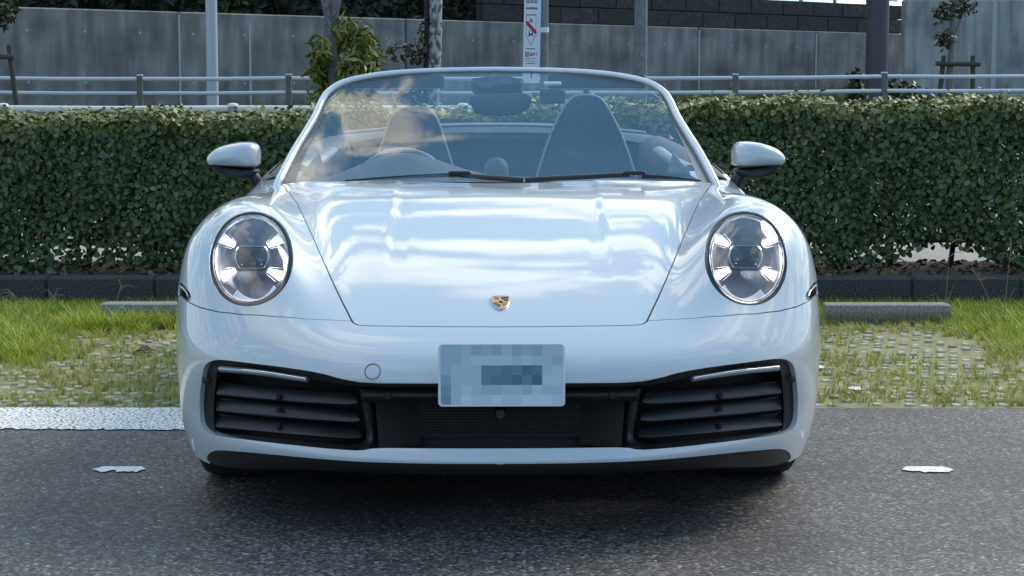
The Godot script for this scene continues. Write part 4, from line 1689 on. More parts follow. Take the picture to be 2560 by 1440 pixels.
func mat_leaf(rough: float, back: float) -> StandardMaterial3D:
	var m := std(Color(1, 1, 1), rough)
	m.vertex_color_use_as_albedo = true
	m.backlight_enabled = back > 0
	m.backlight = Color(back, back, back * 0.6)
	return m


func sheet(x0: float, x1: float, pts: Array) -> Geo:  # strip along x through [z, y] pairs, far to near
	var g := Geo.new()
	var rows := []
	for q in pts:
		var row := PackedVector3Array()
		for k in 25:
			row.append(Vector3(lerpf(x0, x1, k / 24.0), q[1], q[0]))
		rows.append(row)
	g.grid(rows)
	return g


func tri_tex(m: StandardMaterial3D, tex: Texture2D, scale: Vector3, bump := 0.0, bump_tex: Texture2D = null) -> void:
	m.albedo_color = Color.WHITE
	m.albedo_texture = tex
	m.uv1_triplanar = true
	m.uv1_world_triplanar = true
	m.uv1_scale = scale
	if bump > 0:
		m.heightmap_enabled = true
		m.heightmap_texture = bump_tex if bump_tex else tex
		m.heightmap_scale = bump


func stain(m: StandardMaterial3D, tex: Texture2D, scale: Vector3) -> void:
	m.detail_enabled = true
	m.detail_blend_mode = BaseMaterial3D.BLEND_MODE_MUL
	m.detail_albedo = tex
	m.detail_uv_layer = BaseMaterial3D.DETAIL_UV_2
	m.uv2_triplanar = true
	m.uv2_world_triplanar = true
	m.uv2_scale = scale


func grey(v: float, b := 1.0) -> Color:
	return Color(v, v * lerpf(1.0, b, 0.4), v * b)


func build_ground() -> void:
	var size := 1024   # loose grains, two texels wide
	var bytes := PackedByteArray()
	bytes.resize(size * size * 3)
	bytes.fill(76)
	for k in 420000:
		var gx := rng.randi() % size
		var gy := rng.randi() % size
		var r := rng.randf()
		var tone := 64.0 + 28.0 * rng.randf()
		if r < 0.20:
			tone = 102.0 + 50.0 * rng.randf()
		elif r < 0.48:
			tone = 22.0 + 22.0 * rng.randf()
		elif r < 0.485:
			tone = 205.0
		for dy in 2:
			for dx in 2 + k % 2:
				var q := (((gy + dy) % size) * size + (gx + dx) % size) * 3
				bytes[q] = int(tone * 1.01)
				bytes[q + 1] = int(tone)
				bytes[q + 2] = int(tone * 0.985)
	var grit := ImageTexture.create_from_image(Image.create_from_data(size, size, false, Image.FORMAT_RGB8, bytes))
	var blot := noise_tex(0.010, FastNoiseLite.TYPE_SIMPLEX_SMOOTH, [[0.0, grey(0.48)], [0.4, grey(0.74)], [0.6, Color(0.94, 0.92, 0.90)], [1.0, grey(1.0)]], 5, 512, 6)
	M.asphalt = std(Color.WHITE, 0.62)
	tri_tex(M.asphalt, grit, Vector3(0.27, 0.27, 0.27))
	stain(M.asphalt, blot, Vector3(0.21, 0.21, 0.21))
	tag(part("parking_asphalt", sheet(-40, 40, [[-2.18, 0], [1, 0], [6, 0], [40, 0]]), M.asphalt), "grey worn asphalt of the car park", "", "", "structure")
	# soil under the grass paving, path behind the hedge, slope up to the wall
	var soil := noise_tex(0.03, FastNoiseLite.TYPE_SIMPLEX_SMOOTH, [[0.0, Color(0.13, 0.115, 0.08)], [0.4, Color(0.20, 0.19, 0.085)], [0.7, Color(0.25, 0.235, 0.12)], [1.0, Color(0.33, 0.30, 0.20)]], 8, 512, 5)
	M.soil = std(Color.WHITE, 0.95)
	tri_tex(M.soil, soil, Vector3(1.1, 1.1, 1.1), 1.0)
	tag(part("grass_paving", sheet(-40, 40, [[-5.7, 0.0], [-4.0, 0.0], [-2.18, 0.0]]), M.soil), "worn grass paving of the parking bays", "", "", "structure")
	M.bed = std(Color.WHITE, 0.95)
	tri_tex(M.bed, noise_tex(0.05, FastNoiseLite.TYPE_SIMPLEX_SMOOTH, [[0.0, Color(0.025, 0.018, 0.013)], [0.6, Color(0.05, 0.036, 0.026)], [1.0, Color(0.09, 0.065, 0.05)]], 9, 512, 5), Vector3(1.5, 1.5, 1.5), 2.0)
	tag(part("planting_bed", sheet(-40, 40, [[-7.25, 0.10], [-6.6, 0.16], [-5.69, 0.14]]), M.bed), "dark soil under the hedge", "", "", "structure")
	M.path = std(Color.WHITE, 0.9)
	tri_tex(M.path, noise_tex(0.05, FastNoiseLite.TYPE_SIMPLEX_SMOOTH, [[0.0, Color(0.22, 0.21, 0.19)], [1.0, Color(0.34, 0.33, 0.30)]], 10, 256, 4), Vector3(0.5, 0.5, 0.5))
	tag(part("footpath", sheet(-40, 40, [[-13.0, 0.10], [-7.25, 0.10]]), M.path), "pale path behind the hedge", "", "", "structure")
	tag(part("road", sheet(-40, 40, [[-20.5, 0.50], [-17, 0.30], [-13.0, 0.10]]), M.asphalt), "road behind the hedge", "", "", "structure")
	M.verge = std(Color.WHITE, 0.95)
	tri_tex(M.verge, noise_tex(0.04, FastNoiseLite.TYPE_SIMPLEX_SMOOTH, [[0.0, Color(0.02, 0.035, 0.012)], [1.0, Color(0.06, 0.085, 0.03)]], 12, 256, 5), Vector3(0.4, 0.4, 0.4))
	tag(part("verge", sheet(-60, 60, [[-90, 2.2], [-60, 1.6], [-42, 0.95], [-30, 0.72], [-20.5, 0.50]]), M.verge), "grassy ground before the wall", "", "", "structure")


func ragged(x0: float, x1: float, z0: float, z1: float, skew: float, rough: float, y: float) -> Geo:
	var g := Geo.new()
	var far := PackedVector3Array()
	var near := PackedVector3Array()
	var m := maxi(8, int((x1 - x0) / 0.012))
	var wear := FastNoiseLite.new()
	wear.seed = rng.randi() % 1000
	wear.frequency = 14.0
	wear.fractal_octaves = 3
	for k in m + 1:
		var e := float(k) / m
		var ends := minf(1.0, minf(e, 1.0 - e) * m / 2.0)
		var x := lerpf(x0, x1, e)
		var mid := (z0 + z1) / 2
		far.append(Vector3(x, y, lerpf(mid, z0 + absf(wear.get_noise_2d(x, 3.0)) * rough * 0.3, ends)))
		near.append(Vector3(x, y, lerpf(mid, z1 + skew * e * e - absf(wear.get_noise_2d(x, 70.0)) * rough * 2.5, ends)))
	g.grid([far, near])
	return g


func build_marks() -> void:
	M.line = std(Color.WHITE, 0.85)
	tri_tex(M.line, noise_tex(0.11, FastNoiseLite.TYPE_CELLULAR, [[0.0, Color(0.90, 0.88, 0.82)], [0.48, Color(0.84, 0.82, 0.76)], [0.60, Color(0.20, 0.195, 0.19)], [1.0, Color(0.04, 0.04, 0.04)]], 21, 1024, 2), Vector3(0.8, 0.8, 0.8), 0.5)
	M.dab = std(Color.WHITE, 0.85)
	tri_tex(M.dab, noise_tex(0.16, FastNoiseLite.TYPE_CELLULAR, [[0.0, Color(0.86, 0.86, 0.84)], [0.62, Color(0.74, 0.74, 0.72)], [0.72, Color(0.30, 0.30, 0.30)], [1.0, Color(0.12, 0.12, 0.12)]], 22, 512, 2), Vector3(1.6, 1.6, 1.6))
	tag(part("bay_line", ragged(-9, -0.75, -2.17, -1.80, 0.12, 0.02, 0.004), M.line), "broad worn white line along the edge of the asphalt left of the car", "road marking")
	var a := Vector3(-1.2824,-0.0153,-1.065)
	tag(part("paint_dash", ragged(-1.29, -1.12, -1.05, -0.955, 0, 0.03, 0.004), M.dab), "short white paint dash on the asphalt left of the car", "road marking", "short paint dashes on the asphalt")
	tag(part("paint_dash", ragged(1.255, 1.42, -1.05, -0.95, 0, 0.03, 0.004), M.dab), "short white paint dash on the asphalt right of the car", "road marking", "short paint dashes on the asphalt")
	tag(part("paint_scrap", ragged(1.30, 1.38, -3.22, -3.12, 0, 0.03, 0.012), M.dab), "small scrap of white paint on the grass paving beside the car, farther from the asphalt", "paint scrap", "paint scraps on the grass paving")
	tag(part("paint_scrap", ragged(1.36, 1.44, -2.62, -2.54, 0, 0.03, 0.012), M.dab), "small scrap of white paint on the grass paving beside the car, nearer the asphalt", "paint scrap", "paint scraps on the grass paving")


func grass_share(x: float, z: float) -> float:  # how thick the grass stands at a place in the bays
	var clear := smoothstep(0.28, 0.20, absf(x - 1.93) * 0.5) * smoothstep(-5.1, -4.7, z)
	var far := smoothstep(-4.25, -4.7, z + 0.15 * sin(x * 4.1)) * (1.0 - 0.8 * clear)
	var left := smoothstep(-1.95, -2.35, x + 0.15 * sin(z * 2.3)) * smoothstep(-3.05, -3.6, z)
	var right := smoothstep(1.8, 2.4, x + 0.2 * sin(z * 1.9)) * smoothstep(-2.9, -4.2, z) * 0.8
	return clampf(maxf(far * 0.8, maxf(left, right)), 0, 1)


func build_grass() -> void:
	var patch := FastNoiseLite.new()
	patch.seed = 4
	patch.frequency = 0.9
	# pale studs of the paving grid, standing just above the soil
	var studs := Node3D.new()
	var cube := Geo.new()
	cube.box(Vector3(0, 0, 0), Vector3(0.034, 0.016, 0.040), 0.004)
	var cm := cube.mesh()
	M.stud = std(Color.WHITE, 0.9)
	M.stud.vertex_color_use_as_albedo = true
	var shades := []
	for k in 4:
		shades.append(std(Color(0.36, 0.355, 0.265) * (0.75 + 0.16 * k), 0.9))
	var near := []
	var rest := []
	var tint := PackedColorArray()
	for r in 38:
		var z := -2.24 - r * 0.086
		for c in 150:
			var x := -4.4 + c * 0.0588 + 0.0196 * (r % 3)
			if absf(x) < 0.75:
				continue
			var keep := 0.74 + 0.9 * patch.get_noise_2d(x * 2.2, z * 2.2) - 1.1 * grass_share(x, z) - 0.10 * (-2.2 - z)
			if rng.randf() > keep:
				continue
			var xf := Transform3D(Basis(Vector3.UP, rng.randf_range(-0.12, 0.12)) * Basis(Vector3.BACK, rng.randf_range(-0.08, 0.08)), Vector3(x + rng.randf_range(-0.004, 0.004), rng.randf_range(-0.006, 0.004), z + rng.randf_range(-0.008, 0.008)))
			var seen := absf(x) < 0.27 * (4.82 - z) and absf(x) > 0.86
			if seen and near.size() < 300:
				near.append(xf)
			else:
				rest.append(xf)
				tint.append(Color(0.36, 0.355, 0.265) * rng.randf_range(0.7, 1.25))
	var gp := get_node("grass_paving")
	for xf in near:
		part("paving_stud", cm, shades[rng.randi() % 4], gp, xf)
	many("paving_studs", cm, M.stud, rest, tint, gp)
	# grass: short between the studs, tall along the edges
	var tufts := [blade_mesh(0.05, 0.8, 0.004, 7, 1), blade_mesh(0.06, 1.0, 0.004, 7, 2), blade_mesh(0.085, 0.9, 0.005, 9, 3), blade_mesh(0.14, 0.9, 0.007, 9, 4)]
	var at := [[], [], [], []]
	var cols := [PackedColorArray(), PackedColorArray(), PackedColorArray(), PackedColorArray()]
	for k in 82000:
		var z := -2.2 - 3.4 * rng.randf()
		var x := rng.randf_range(-5.2, 5.2)
		if absf(x) < 0.7 and z > -4.4:
			continue
		var sh := grass_share(x, z)
		var n := patch.get_noise_2d(x * 1.4 + 9, z * 1.4)
		var bare := smoothstep(0.16, 0.42, patch.get_noise_2d(x * 0.8 - 20, z * 0.9))
		if rng.randf() > 0.24 + 0.25 * n + 0.7 * sh - 0.5 * bare:
			continue
		var kind := rng.randi() % 2
		if rng.randf() < sh * 0.75:
			kind = 2
		if rng.randf() < (sh - 0.45) * 0.26 and (x < -1.8 or x > 2.1) and z > -5.2:
			kind = 3
		if x < -1.0 and x > -2.2 and absf(z + 4.55) < 0.16 and rng.randf() < 0.6:
			kind = 3   # grass grown over the left wheel stop
		var b := Basis(Vector3.UP, rng.randf() * TAU).scaled(Vector3.ONE * rng.randf_range(0.6, 1.15))
		at[kind].append(Transform3D(b, Vector3(x, 0.0, z)))
		var dry := clampf(0.55 - 0.9 * sh + 0.4 * n, 0, 1)
		cols[kind].append(green(Color(0.29, 0.36, 0.03).lerp(Color(0.34, 0.31, 0.11), dry), 0.3))
	for k in 4:
		var o := many("grass", tufts[k], M.grass, at[k], cols[k])
		tag(o, ["short trodden grass between the paving studs", "sparse low grass on the parking bays", "ankle-high green grass along the kerb and bay edges", "tall bright grass at the outer sides of the bays"][k], "grass")


func stalk(at: Vector3, tall: float, lean: float, heads: int, label: String) -> void:
	var root := thing("weed_stalk", label, "weed", at, 0, "dry grass stalks before the kerb")
	var g := Geo.new()
	var path := PackedVector3Array()
	for k in 7:
		var e := k / 6.0
		path.append(Vector3(lean * e * e, tall * e, 0.02 * sin(e * 3)))
	g.tube(path, 0.0025, 0.0025, 5, Vector3.UP, 0.4)
	part("stem", g, M.straw, root)
	for k in heads:
		var p := path[6 - k % 2].lerp(path[5], (k / 2) * 0.4)
		var a := rng.randf_range(-1.2, 1.2)
		g = Geo.new()
		g.tube(PackedVector3Array([p, p + Vector3(sin(a) * 0.04, 0.03 * cos(a) + 0.01, 0.01), p + Vector3(sin(a) * 0.09, 0.035 * cos(a), 0.015)]), 0.0028, 0.0028, 5, Vector3.UP, 0.3)
		part("seed_head", g, M.straw, root)
	for k in 2:
		g = Geo.new()
		var s := 1.0 if k else -1.0
		var y := tall * (0.2 + 0.15 * k)
		g.tube(PackedVector3Array([path[1], Vector3(s * 0.05, y + 0.06, 0), Vector3(s * 0.11, y + 0.04, 0.02)]), 0.004, 0.0012, 5, Vector3.UP, 0.2)
		part("leaf", g, M.straw, root)


func build_kerb() -> void:
	M.kerb = std(Color.WHITE, 0.9)
	tri_tex(M.kerb, noise_tex(0.06, FastNoiseLite.TYPE_SIMPLEX_SMOOTH, [[0.0, grey(0.022)], [0.55, grey(0.042)], [0.8, grey(0.075)], [1.0, grey(0.13)]], 15, 512, 5), Vector3(2.2, 2.2, 2.2), 0.6)
	var k1 := thing("kerb", "dark concrete kerb of long blocks along the foot of the hedge", "kerb", Vector3(0, 0, -5.62))
	for k in 22:
		var g := Geo.new()
		var w := 0.596
		g.box(Vector3(-6.45 + 0.6 * k, 0.082 + rng.randf_range(-0.003, 0.003), rng.randf_range(-0.003, 0.003)), Vector3(w, 0.165, 0.15), 0.012)
		part("kerb_block", g, M.kerb, k1)
	M.stop = std(Color.WHITE, 0.9)
	tri_tex(M.stop, noise_tex(0.05, FastNoiseLite.TYPE_SIMPLEX_SMOOTH, [[0.0, Color(0.10, 0.097, 0.085)], [0.5, Color(0.23, 0.22, 0.20)], [1.0, Color(0.36, 0.35, 0.32)]], 16, 512, 5), Vector3(2.5, 2.0, 2.5), 0.5)
	for q in [[Vector3(1.9599,-0.0034,-4.8), "grey concrete wheel stop lying right of the car"], [Vector3(-1.7671,-0.0083,-4.84), "concrete wheel stop half hidden in grass left of the car"]]:
		var p: Vector3 = q[0]
		var root := thing("wheel_stop", q[1], "wheel stop", Vector3(p.x, 0, p.z), 0, "concrete wheel stops")
		var g := Geo.new()
		g.pillow(PackedVector2Array([Vector2(0.064, 0), Vector2(0.060, 0.094), Vector2(0.052, 0.104), Vector2(-0.052, 0.104), Vector2(-0.060, 0.094), Vector2(-0.064, 0)]), [[0.9, -0.32], [1, -0.305], [1, 0.305], [0.9, 0.32]], Transform3D(Basis(Vector3.UP, PI / 2), Vector3.ZERO), Vector2(0, 0.05))
		part("block", g, M.stop, root)


func hedge_top(x: float) -> float:
	return 1.05 + 0.035 * sin(x * 1.3 + 0.4) * 0.4 + lerpf(-0.03, 0.06, clampf((x + 3) / 6.2, 0, 1)) + 0.018 * sin(x * 5.1) + 0.012 * sin(x * 11.7)


func build_hedge() -> void:
	var root := thing("clipped_hedge", "long clipped evergreen hedge behind the car, bare at its foot", "hedge", Vector3(0, 0, -6.35))
	var leaf := leaf_mesh(0.036, 0.026, 0.3, 0.2)
	var lm := mat_leaf(0.55, 0.25)
	var at := []
	var tint := PackedColorArray()
	var singles := []
	var z0 := 0.42
	for k in 165000:
		var x := rng.randf_range(-6.2, 6.2)
		if absf(x) < 0.55 and rng.randf() < 0.6:
			continue
		var top := hedge_top(x)
		var p: Vector3
		var n: Vector3
		var kind := rng.randf()
		var hi := false
		if kind < 0.55:   # the face
			var y := lerpf(0.215 + 0.06 * sin(x * 3.1) + 0.05 * sin(x * 7.7 + 1), top - 0.01, pow(rng.randf(), 0.9))
			p = Vector3(x, y, z0 - absf(rng.randfn(0, 0.055)) + 0.03 * sin(x * 4 + y * 6) + 0.02 * sin(x * 13 - y * 9))
			n = Vector3(rng.randfn(0, 0.5), rng.randfn(0.25, 0.5), 1)
		elif kind < 0.84:  # the top
			p = Vector3(x, top + rng.randfn(0.0, 0.022) + (0.045 * rng.randf() if rng.randf() < 0.06 else 0.0), rng.randf_range(-z0, z0))
			n = Vector3(rng.randfn(0, 0.6), 1, rng.randfn(0.15, 0.6))
			hi = true
		else:  # inside
			p = Vector3(x, rng.randf_range(0.27, top - 0.05), rng.randf_range(-z0, z0 - 0.05))
			n = Vector3(rng.randfn(0, 1), rng.randfn(0, 1), rng.randfn(0.3, 1))
		if p.y < 0.36 and rng.randf() < 0.18 + 0.35 * sin(x * 5.3 + 2.0):
			continue
		var s := rng.randf_range(0.5, 1.35)
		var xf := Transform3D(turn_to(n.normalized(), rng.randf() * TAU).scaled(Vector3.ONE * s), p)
		var c := green(Color(0.036, 0.064, 0.016), 0.42)
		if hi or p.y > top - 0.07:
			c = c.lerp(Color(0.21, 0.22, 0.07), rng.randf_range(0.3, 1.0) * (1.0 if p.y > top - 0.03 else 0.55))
		elif rng.randf() < 0.035:
			c = Color(0.14, 0.12, 0.045)
		elif rng.randf() < 0.05:
			c = Color(0.07, 0.085, 0.055)
		if kind < 0.55 and p.z > z0 and singles.size() < 200 and absf(x) > 1.2 and absf(x) < 3.1 and rng.randf() < 0.09:
			singles.append(xf)
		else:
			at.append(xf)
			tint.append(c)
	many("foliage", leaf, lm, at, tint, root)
	var solo := []
	for k in 4:
		solo.append(std(Color(0.034, 0.060, 0.020) * (0.8 + 0.25 * k), 0.36))
	for xf in singles:
		part("leaf", leaf, solo[rng.randi() % 4], root, xf)
	# stems
	for k in 37:
		var x := -6.1 + 0.335 * k + rng.randf_range(-0.08, 0.08)
		var g := Geo.new()
		var z := rng.randf_range(-0.12, 0.15)
		g.tube(spline(PackedVector3Array([Vector3(x, 0.10, z), Vector3(x + rng.randf_range(-0.03, 0.03), 0.35, z), Vector3(x + rng.randf_range(-0.08, 0.08), 0.75, z), Vector3(x + rng.randf_range(-0.1, 0.1), 0.98, z)]), 8), 0.019, 0.019, 7, Vector3(0, 0, 1), 0.4)
		for j in 3:
			var a := rng.randf_range(-1.2, 1.2)
			g.tube(PackedVector3Array([Vector3(x, 0.3 + 0.06 * j, z), Vector3(x + sin(a) * 0.16, 0.48 + 0.1 * j, z + 0.1), Vector3(x + sin(a) * 0.28, 0.66 + 0.1 * j, z + 0.22)]), 0.008, 0.008, 5, Vector3(0, 0, 1), 0.4)
		part("stem", g, M.bark_dark, root)
	var g2 := Geo.new()
	g2.tube(PackedVector3Array([Vector3(-6.2, 0.285, -0.18), Vector3(0, 0.29, -0.18), Vector3(6.2, 0.288, -0.18)]), 0.014, 0.014, 8)
	tag(part("support_cane", g2, M.bark_dark, self, Transform3D(Basis(), Vector3(0, 0, -6.40))), "dark horizontal cane tied along the foot of the hedge", "cane")
	# leaf litter on the bed
	var dry := leaf_mesh(0.05, 0.03, 0.5, 0.4)
	at = []
	tint = PackedColorArray()
	for k in 1500:
		at.append(Transform3D(turn_to(Vector3(rng.randfn(0, 0.5), 1, rng.randfn(0, 0.5)).normalized(), rng.randf() * TAU).scaled(Vector3.ONE * rng.randf_range(0.6, 1.4)), Vector3(rng.randf_range(-4, 4), 0.165, rng.randf_range(-6.7, -5.72))))
		tint.append(Color(0.10, 0.065, 0.04) * rng.randf_range(0.4, 1.6))
	tag(many("leaf_litter", dry, mat_leaf(0.8, 0.0), at, tint), "brown fallen leaves on the soil under the hedge", "leaf litter")
	var fl := thing("fallen_leaf", "curled dry brown leaf on the paving left of the car", "leaf", Vector3(-1.60, 0.018, -3.62))
	part("blade", leaf_mesh(0.10, 0.05, 0.7, 0.3), std(Color(0.14, 0.085, 0.05), 0.8), fl, Transform3D(Basis(Vector3.RIGHT, -1.2) * Basis(Vector3.BACK, 1.2), Vector3.ZERO))


func pole(called: String, label: String, cat: String, foot: Vector3, tall: float, r: float, mat: Material, lean := 0.0) -> Node3D:
	var root := thing(called, label, cat, foot)
	var g := Geo.new()
	var top := Vector3(lean, tall, 0)
	g.tube(PackedVector3Array([Vector3(0, -0.3, 0), top * 0.5, top]), r, r, 20, Vector3(0, 0, 1), 0.85)
	part("shaft", g, mat, root)
	return root


func build_rails() -> void:
	# one-rail fence just behind the hedge
	var root := thing("rail_fence", "pale single-rail pipe fence just above the hedge", "fence", Vector3(0, 0, -8.2))
	var h := Vector3(-2.6726,1.0758,-8.2).y
	for k in range(-2, 8):
		var x := Vector3(-3.4779,1.0758,-8.2).x + 1.585 * k
		var g := Geo.new()
		g.tube(PackedVector3Array([Vector3(x, 0.0, 0), Vector3(x, h + 0.012, 0)]), 0.030, 0.030, 16, Vector3(0, 0, 1))
		var post := part("post", g, M.rail_post, root)
		g = Geo.new()
		g.lathe(PackedVector2Array([Vector2(0.037, 0.0), Vector2(0.037, 0.012), Vector2(0.030, 0.022), Vector2(0.001, 0.026)]), Transform3D(Basis(), Vector3(x, h + 0.012, 0)), 16)
		part("post_cap", g, M.rail_white, post)
		g = Geo.new()
		g.tube(PackedVector3Array([Vector3(x + 0.03, h, 0), Vector3(x + 0.8, h - 0.004 + rng.randf_range(-0.002, 0.002), 0), Vector3(x + 1.555, h, 0)]), 0.021, 0.021, 12, Vector3(0, 1, 0.01))
		part("rail", g, M.rail_white, root)
	# two-rail guard fence across the road
	root = thing("guard_fence", "two-rail pipe guard fence on the far side of the road", "fence", Vector3(0, 0, -21.2))
	var x0 := Vector3(-5.0875,1.3606,-21.2).x
	var step := Vector3(-3.0405,1.3606,-21.2).x - x0
	for k in range(-3, 9):
		var x := x0 + step * k
		var e := float(k) / 6.0
		var up := 0.012 * maxf(0, k - 3) + (0.010 if k % 2 else 0.0)
		var up1 := 0.012 * maxf(0, k - 2) + (0.0 if k % 2 else 0.010)
		var g := Geo.new()
		g.box(Vector3(x, 0.93 + up, 0), Vector3(0.07, 0.96, 0.07), 0.01)
		var post := part("post", g, M.fence_post, root)
		g = Geo.new()
		g.box(Vector3(x, 1.425 + up, 0), Vector3(0.085, 0.022, 0.085), 0.008)
		part("post_cap", g, M.rail_blue, post)
		for y in [1.375, 1.178]:
			g = Geo.new()
			g.tube(PackedVector3Array([Vector3(x + 0.04, y + up, 0.02), Vector3(x + step * 0.5, y + (up + up1) / 2 - 0.006, 0.02), Vector3(x + step - 0.04, y + up1, 0.02)]), 0.027, 0.027, 12, Vector3(0, 1, 0.01))
			part("rail", g, M.rail_blue, root)


func build_walls() -> void:
	var streak := noise_tex(0.02, FastNoiseLite.TYPE_SIMPLEX_SMOOTH, [[0.0, grey(0.12, 0.96)], [0.33, grey(0.19, 0.96)], [0.55, grey(0.245, 0.96)], [0.78, grey(0.31, 0.96)], [1.0, grey(0.46, 0.96)]], 31, 512, 6)
	var big := noise_tex(0.012, FastNoiseLite.TYPE_SIMPLEX_SMOOTH, [[0.0, Color(0.36, 0.36, 0.38)], [0.42, grey(0.74)], [1.0, grey(1.0)]], 33, 512, 6)
	M.wall = std(Color.WHITE, 0.9)
	M.wall.albedo_color = Color.WHITE
	tri_tex(M.wall, streak, Vector3(0.45, 0.06, 0.45), 0.4)
	stain(M.wall, big, Vector3(0.16, 0.16, 0.16))
	M.wall_pale = std(Color.WHITE, 0.9)
	tri_tex(M.wall_pale, noise_tex(0.02, FastNoiseLite.TYPE_SIMPLEX_SMOOTH, [[0.0, Color(0.20, 0.19, 0.18)], [0.3, grey(0.30)], [1.0, grey(0.46)]], 35, 512, 4), Vector3(0.35, 0.03, 0.35), 0.4)
	stain(M.wall_pale, big, Vector3(0.16, 0.12, 0.16))
	M.joint = std(Color(0.33, 0.345, 0.36), 0.85)
	var a := Vector3(-8.17, 0, -25.2)
	var b := Vector3(9.16, 0, -39.2)
	var len := a.distance_to(b)
	var turn := -atan2(b.z - a.z, b.x - a.x)
	var root := thing("retaining_wall", "long streaked grey concrete wall receding to the right behind the guard fence", "wall", a, turn)
	var ends := [-0.62, -0.36, -0.10, 0.148, 0.36, 0.514, 0.70, 0.863, 1.0]
	for k in ends.size() - 1:
		var g := Geo.new()
		var x0: float = ends[k] * len + 0.012
		var x1: float = ends[k + 1] * len - 0.012
		g.box(Vector3((x0 + x1) / 2, 1.35, -0.15 + (0.004 if k % 2 else 0.0)), Vector3(x1 - x0, 2.40, 0.3), 0.02)
		part("panel", g, M.wall, root)
	for t in [0.148, 0.21, 0.70, 0.863]:
		var g := Geo.new()
		g.box(Vector3(t * len, 1.32 - (0.06 if t == 0.21 else 0.0), 0.004), Vector3(0.045, 2.36 - (0.12 if t == 0.21 else 0.0), 0.016), 0.004)
		part("joint_strip", g, M.joint, root)
	for k in 44:   # pale plugged tie holes, two rows
		var g := Geo.new()
		g.lathe(PackedVector2Array([Vector2(0.024, -0.004), Vector2(0.022, 0.004), Vector2(0.001, 0.004)]), Transform3D(Basis(Vector3.RIGHT, PI / 2), Vector3((-0.02 + 0.045 * (k / 2)) * len, 2.18 if k % 2 == 0 else 1.35, 0.002)), 10)
		part("tie_hole", g, M.joint, root)
	# dark block courses on the wall, right half, and the pale panel fence above
	var top := thing("block_parapet", "blackened courses of concrete blocks on top of the right half of the wall", "parapet", a, turn)
	var x := 0.443 * len
	var row := 0
	while row < 2:
		var bx := 0.443 * len + (0.0 if row == 0 else -0.0)
		var first := true
		while bx < len - 0.05:
			var w := minf(0.98 * (0.5 if first and row == 1 else 1.0), len - bx)
			first = false
			var g := Geo.new()
			g.box(Vector3(bx + w / 2, 2.555 + 0.16 + 0.325 * row, -0.17 + rng.randf_range(-0.006, 0.006)), Vector3(w - 0.012, 0.313, 0.24), 0.012)
			part("block", g, M.block[rng.randi() % 3], top)
			bx += w
		row += 1
	var pf := thing("panel_fence", "pale flat-panel fence standing on the blackened block parapet", "fence", a, turn)
	for k in 8:
		var px := 0.60 * len + 1.12 * k
		var g := Geo.new()
		g.box(Vector3(px + 0.5, 3.75, -0.2), Vector3(1.02, 0.92, 0.03), 0.006)
		part("panel", g, M.panel, pf)
		g = Geo.new()
		g.box(Vector3(px - 0.05, 3.72, -0.19), Vector3(0.07, 1.04, 0.07), 0.01)
		part("post", g, M.panel_post, pf)
	var rw := thing("tall_wall", "lighter and taller concrete wall at the right edge of the picture", "wall", Vector3(0, 0, -33.2))
	var wx := [Vector3(7.8915,3.0354,-33.2).x, Vector3(9.7008,3.0354,-33.2).x, 15.0]
	for k in 2:
		var g := Geo.new()
		g.box(Vector3((wx[k] + wx[k + 1]) / 2, 1.72, -0.2), Vector3(wx[k + 1] - wx[k] - 0.03, 2.66, 0.4), 0.02)
		part("panel", g, M.wall_pale, rw)
	var g3 := Geo.new()
	g3.box(Vector3(wx[1], 1.70, 0.005), Vector3(0.10, 2.6, 0.02), 0.005)
	part("joint_strip", g3, M.joint, rw)


func leaf_cloud(root: Node3D, called: String, centres: Array, count: int, leaf: Mesh, mat: Material, base_: Color, spread := 0.35, hang := 0.0) -> void:  # centres: [place, radii]
	var at := []
	var tint := PackedColorArray()
	for k in count:
		var q: Array = centres[rng.randi() % centres.size()]
		var d := Vector3(rng.randfn(), rng.randfn(), rng.randfn()).normalized() * pow(rng.randf(), 0.45)
		var p: Vector3 = q[0] + d * (q[1] as Vector3)
		var n := (d + Vector3(rng.randfn(0, 0.5), 0.35 + rng.randfn(0, 0.5), rng.randfn(0, 0.5))).normalized()
		var roll := rng.randf() * TAU if hang <= 0 else PI + rng.randfn(0, hang)
		at.append(Transform3D(turn_to(n, roll).scaled(Vector3.ONE * rng.randf_range(0.6, 1.25)), p))
		tint.append(green(base_, spread))
	many(called, leaf, mat, at, tint, root)


func limb(g: Geo, pts: Array, r0: float, r1: float) -> void:
	g.tube(spline(PackedVector3Array(pts), 4 * pts.size()), r0, r0, 12, Vector3(0, 0, 1), r1 / r0)


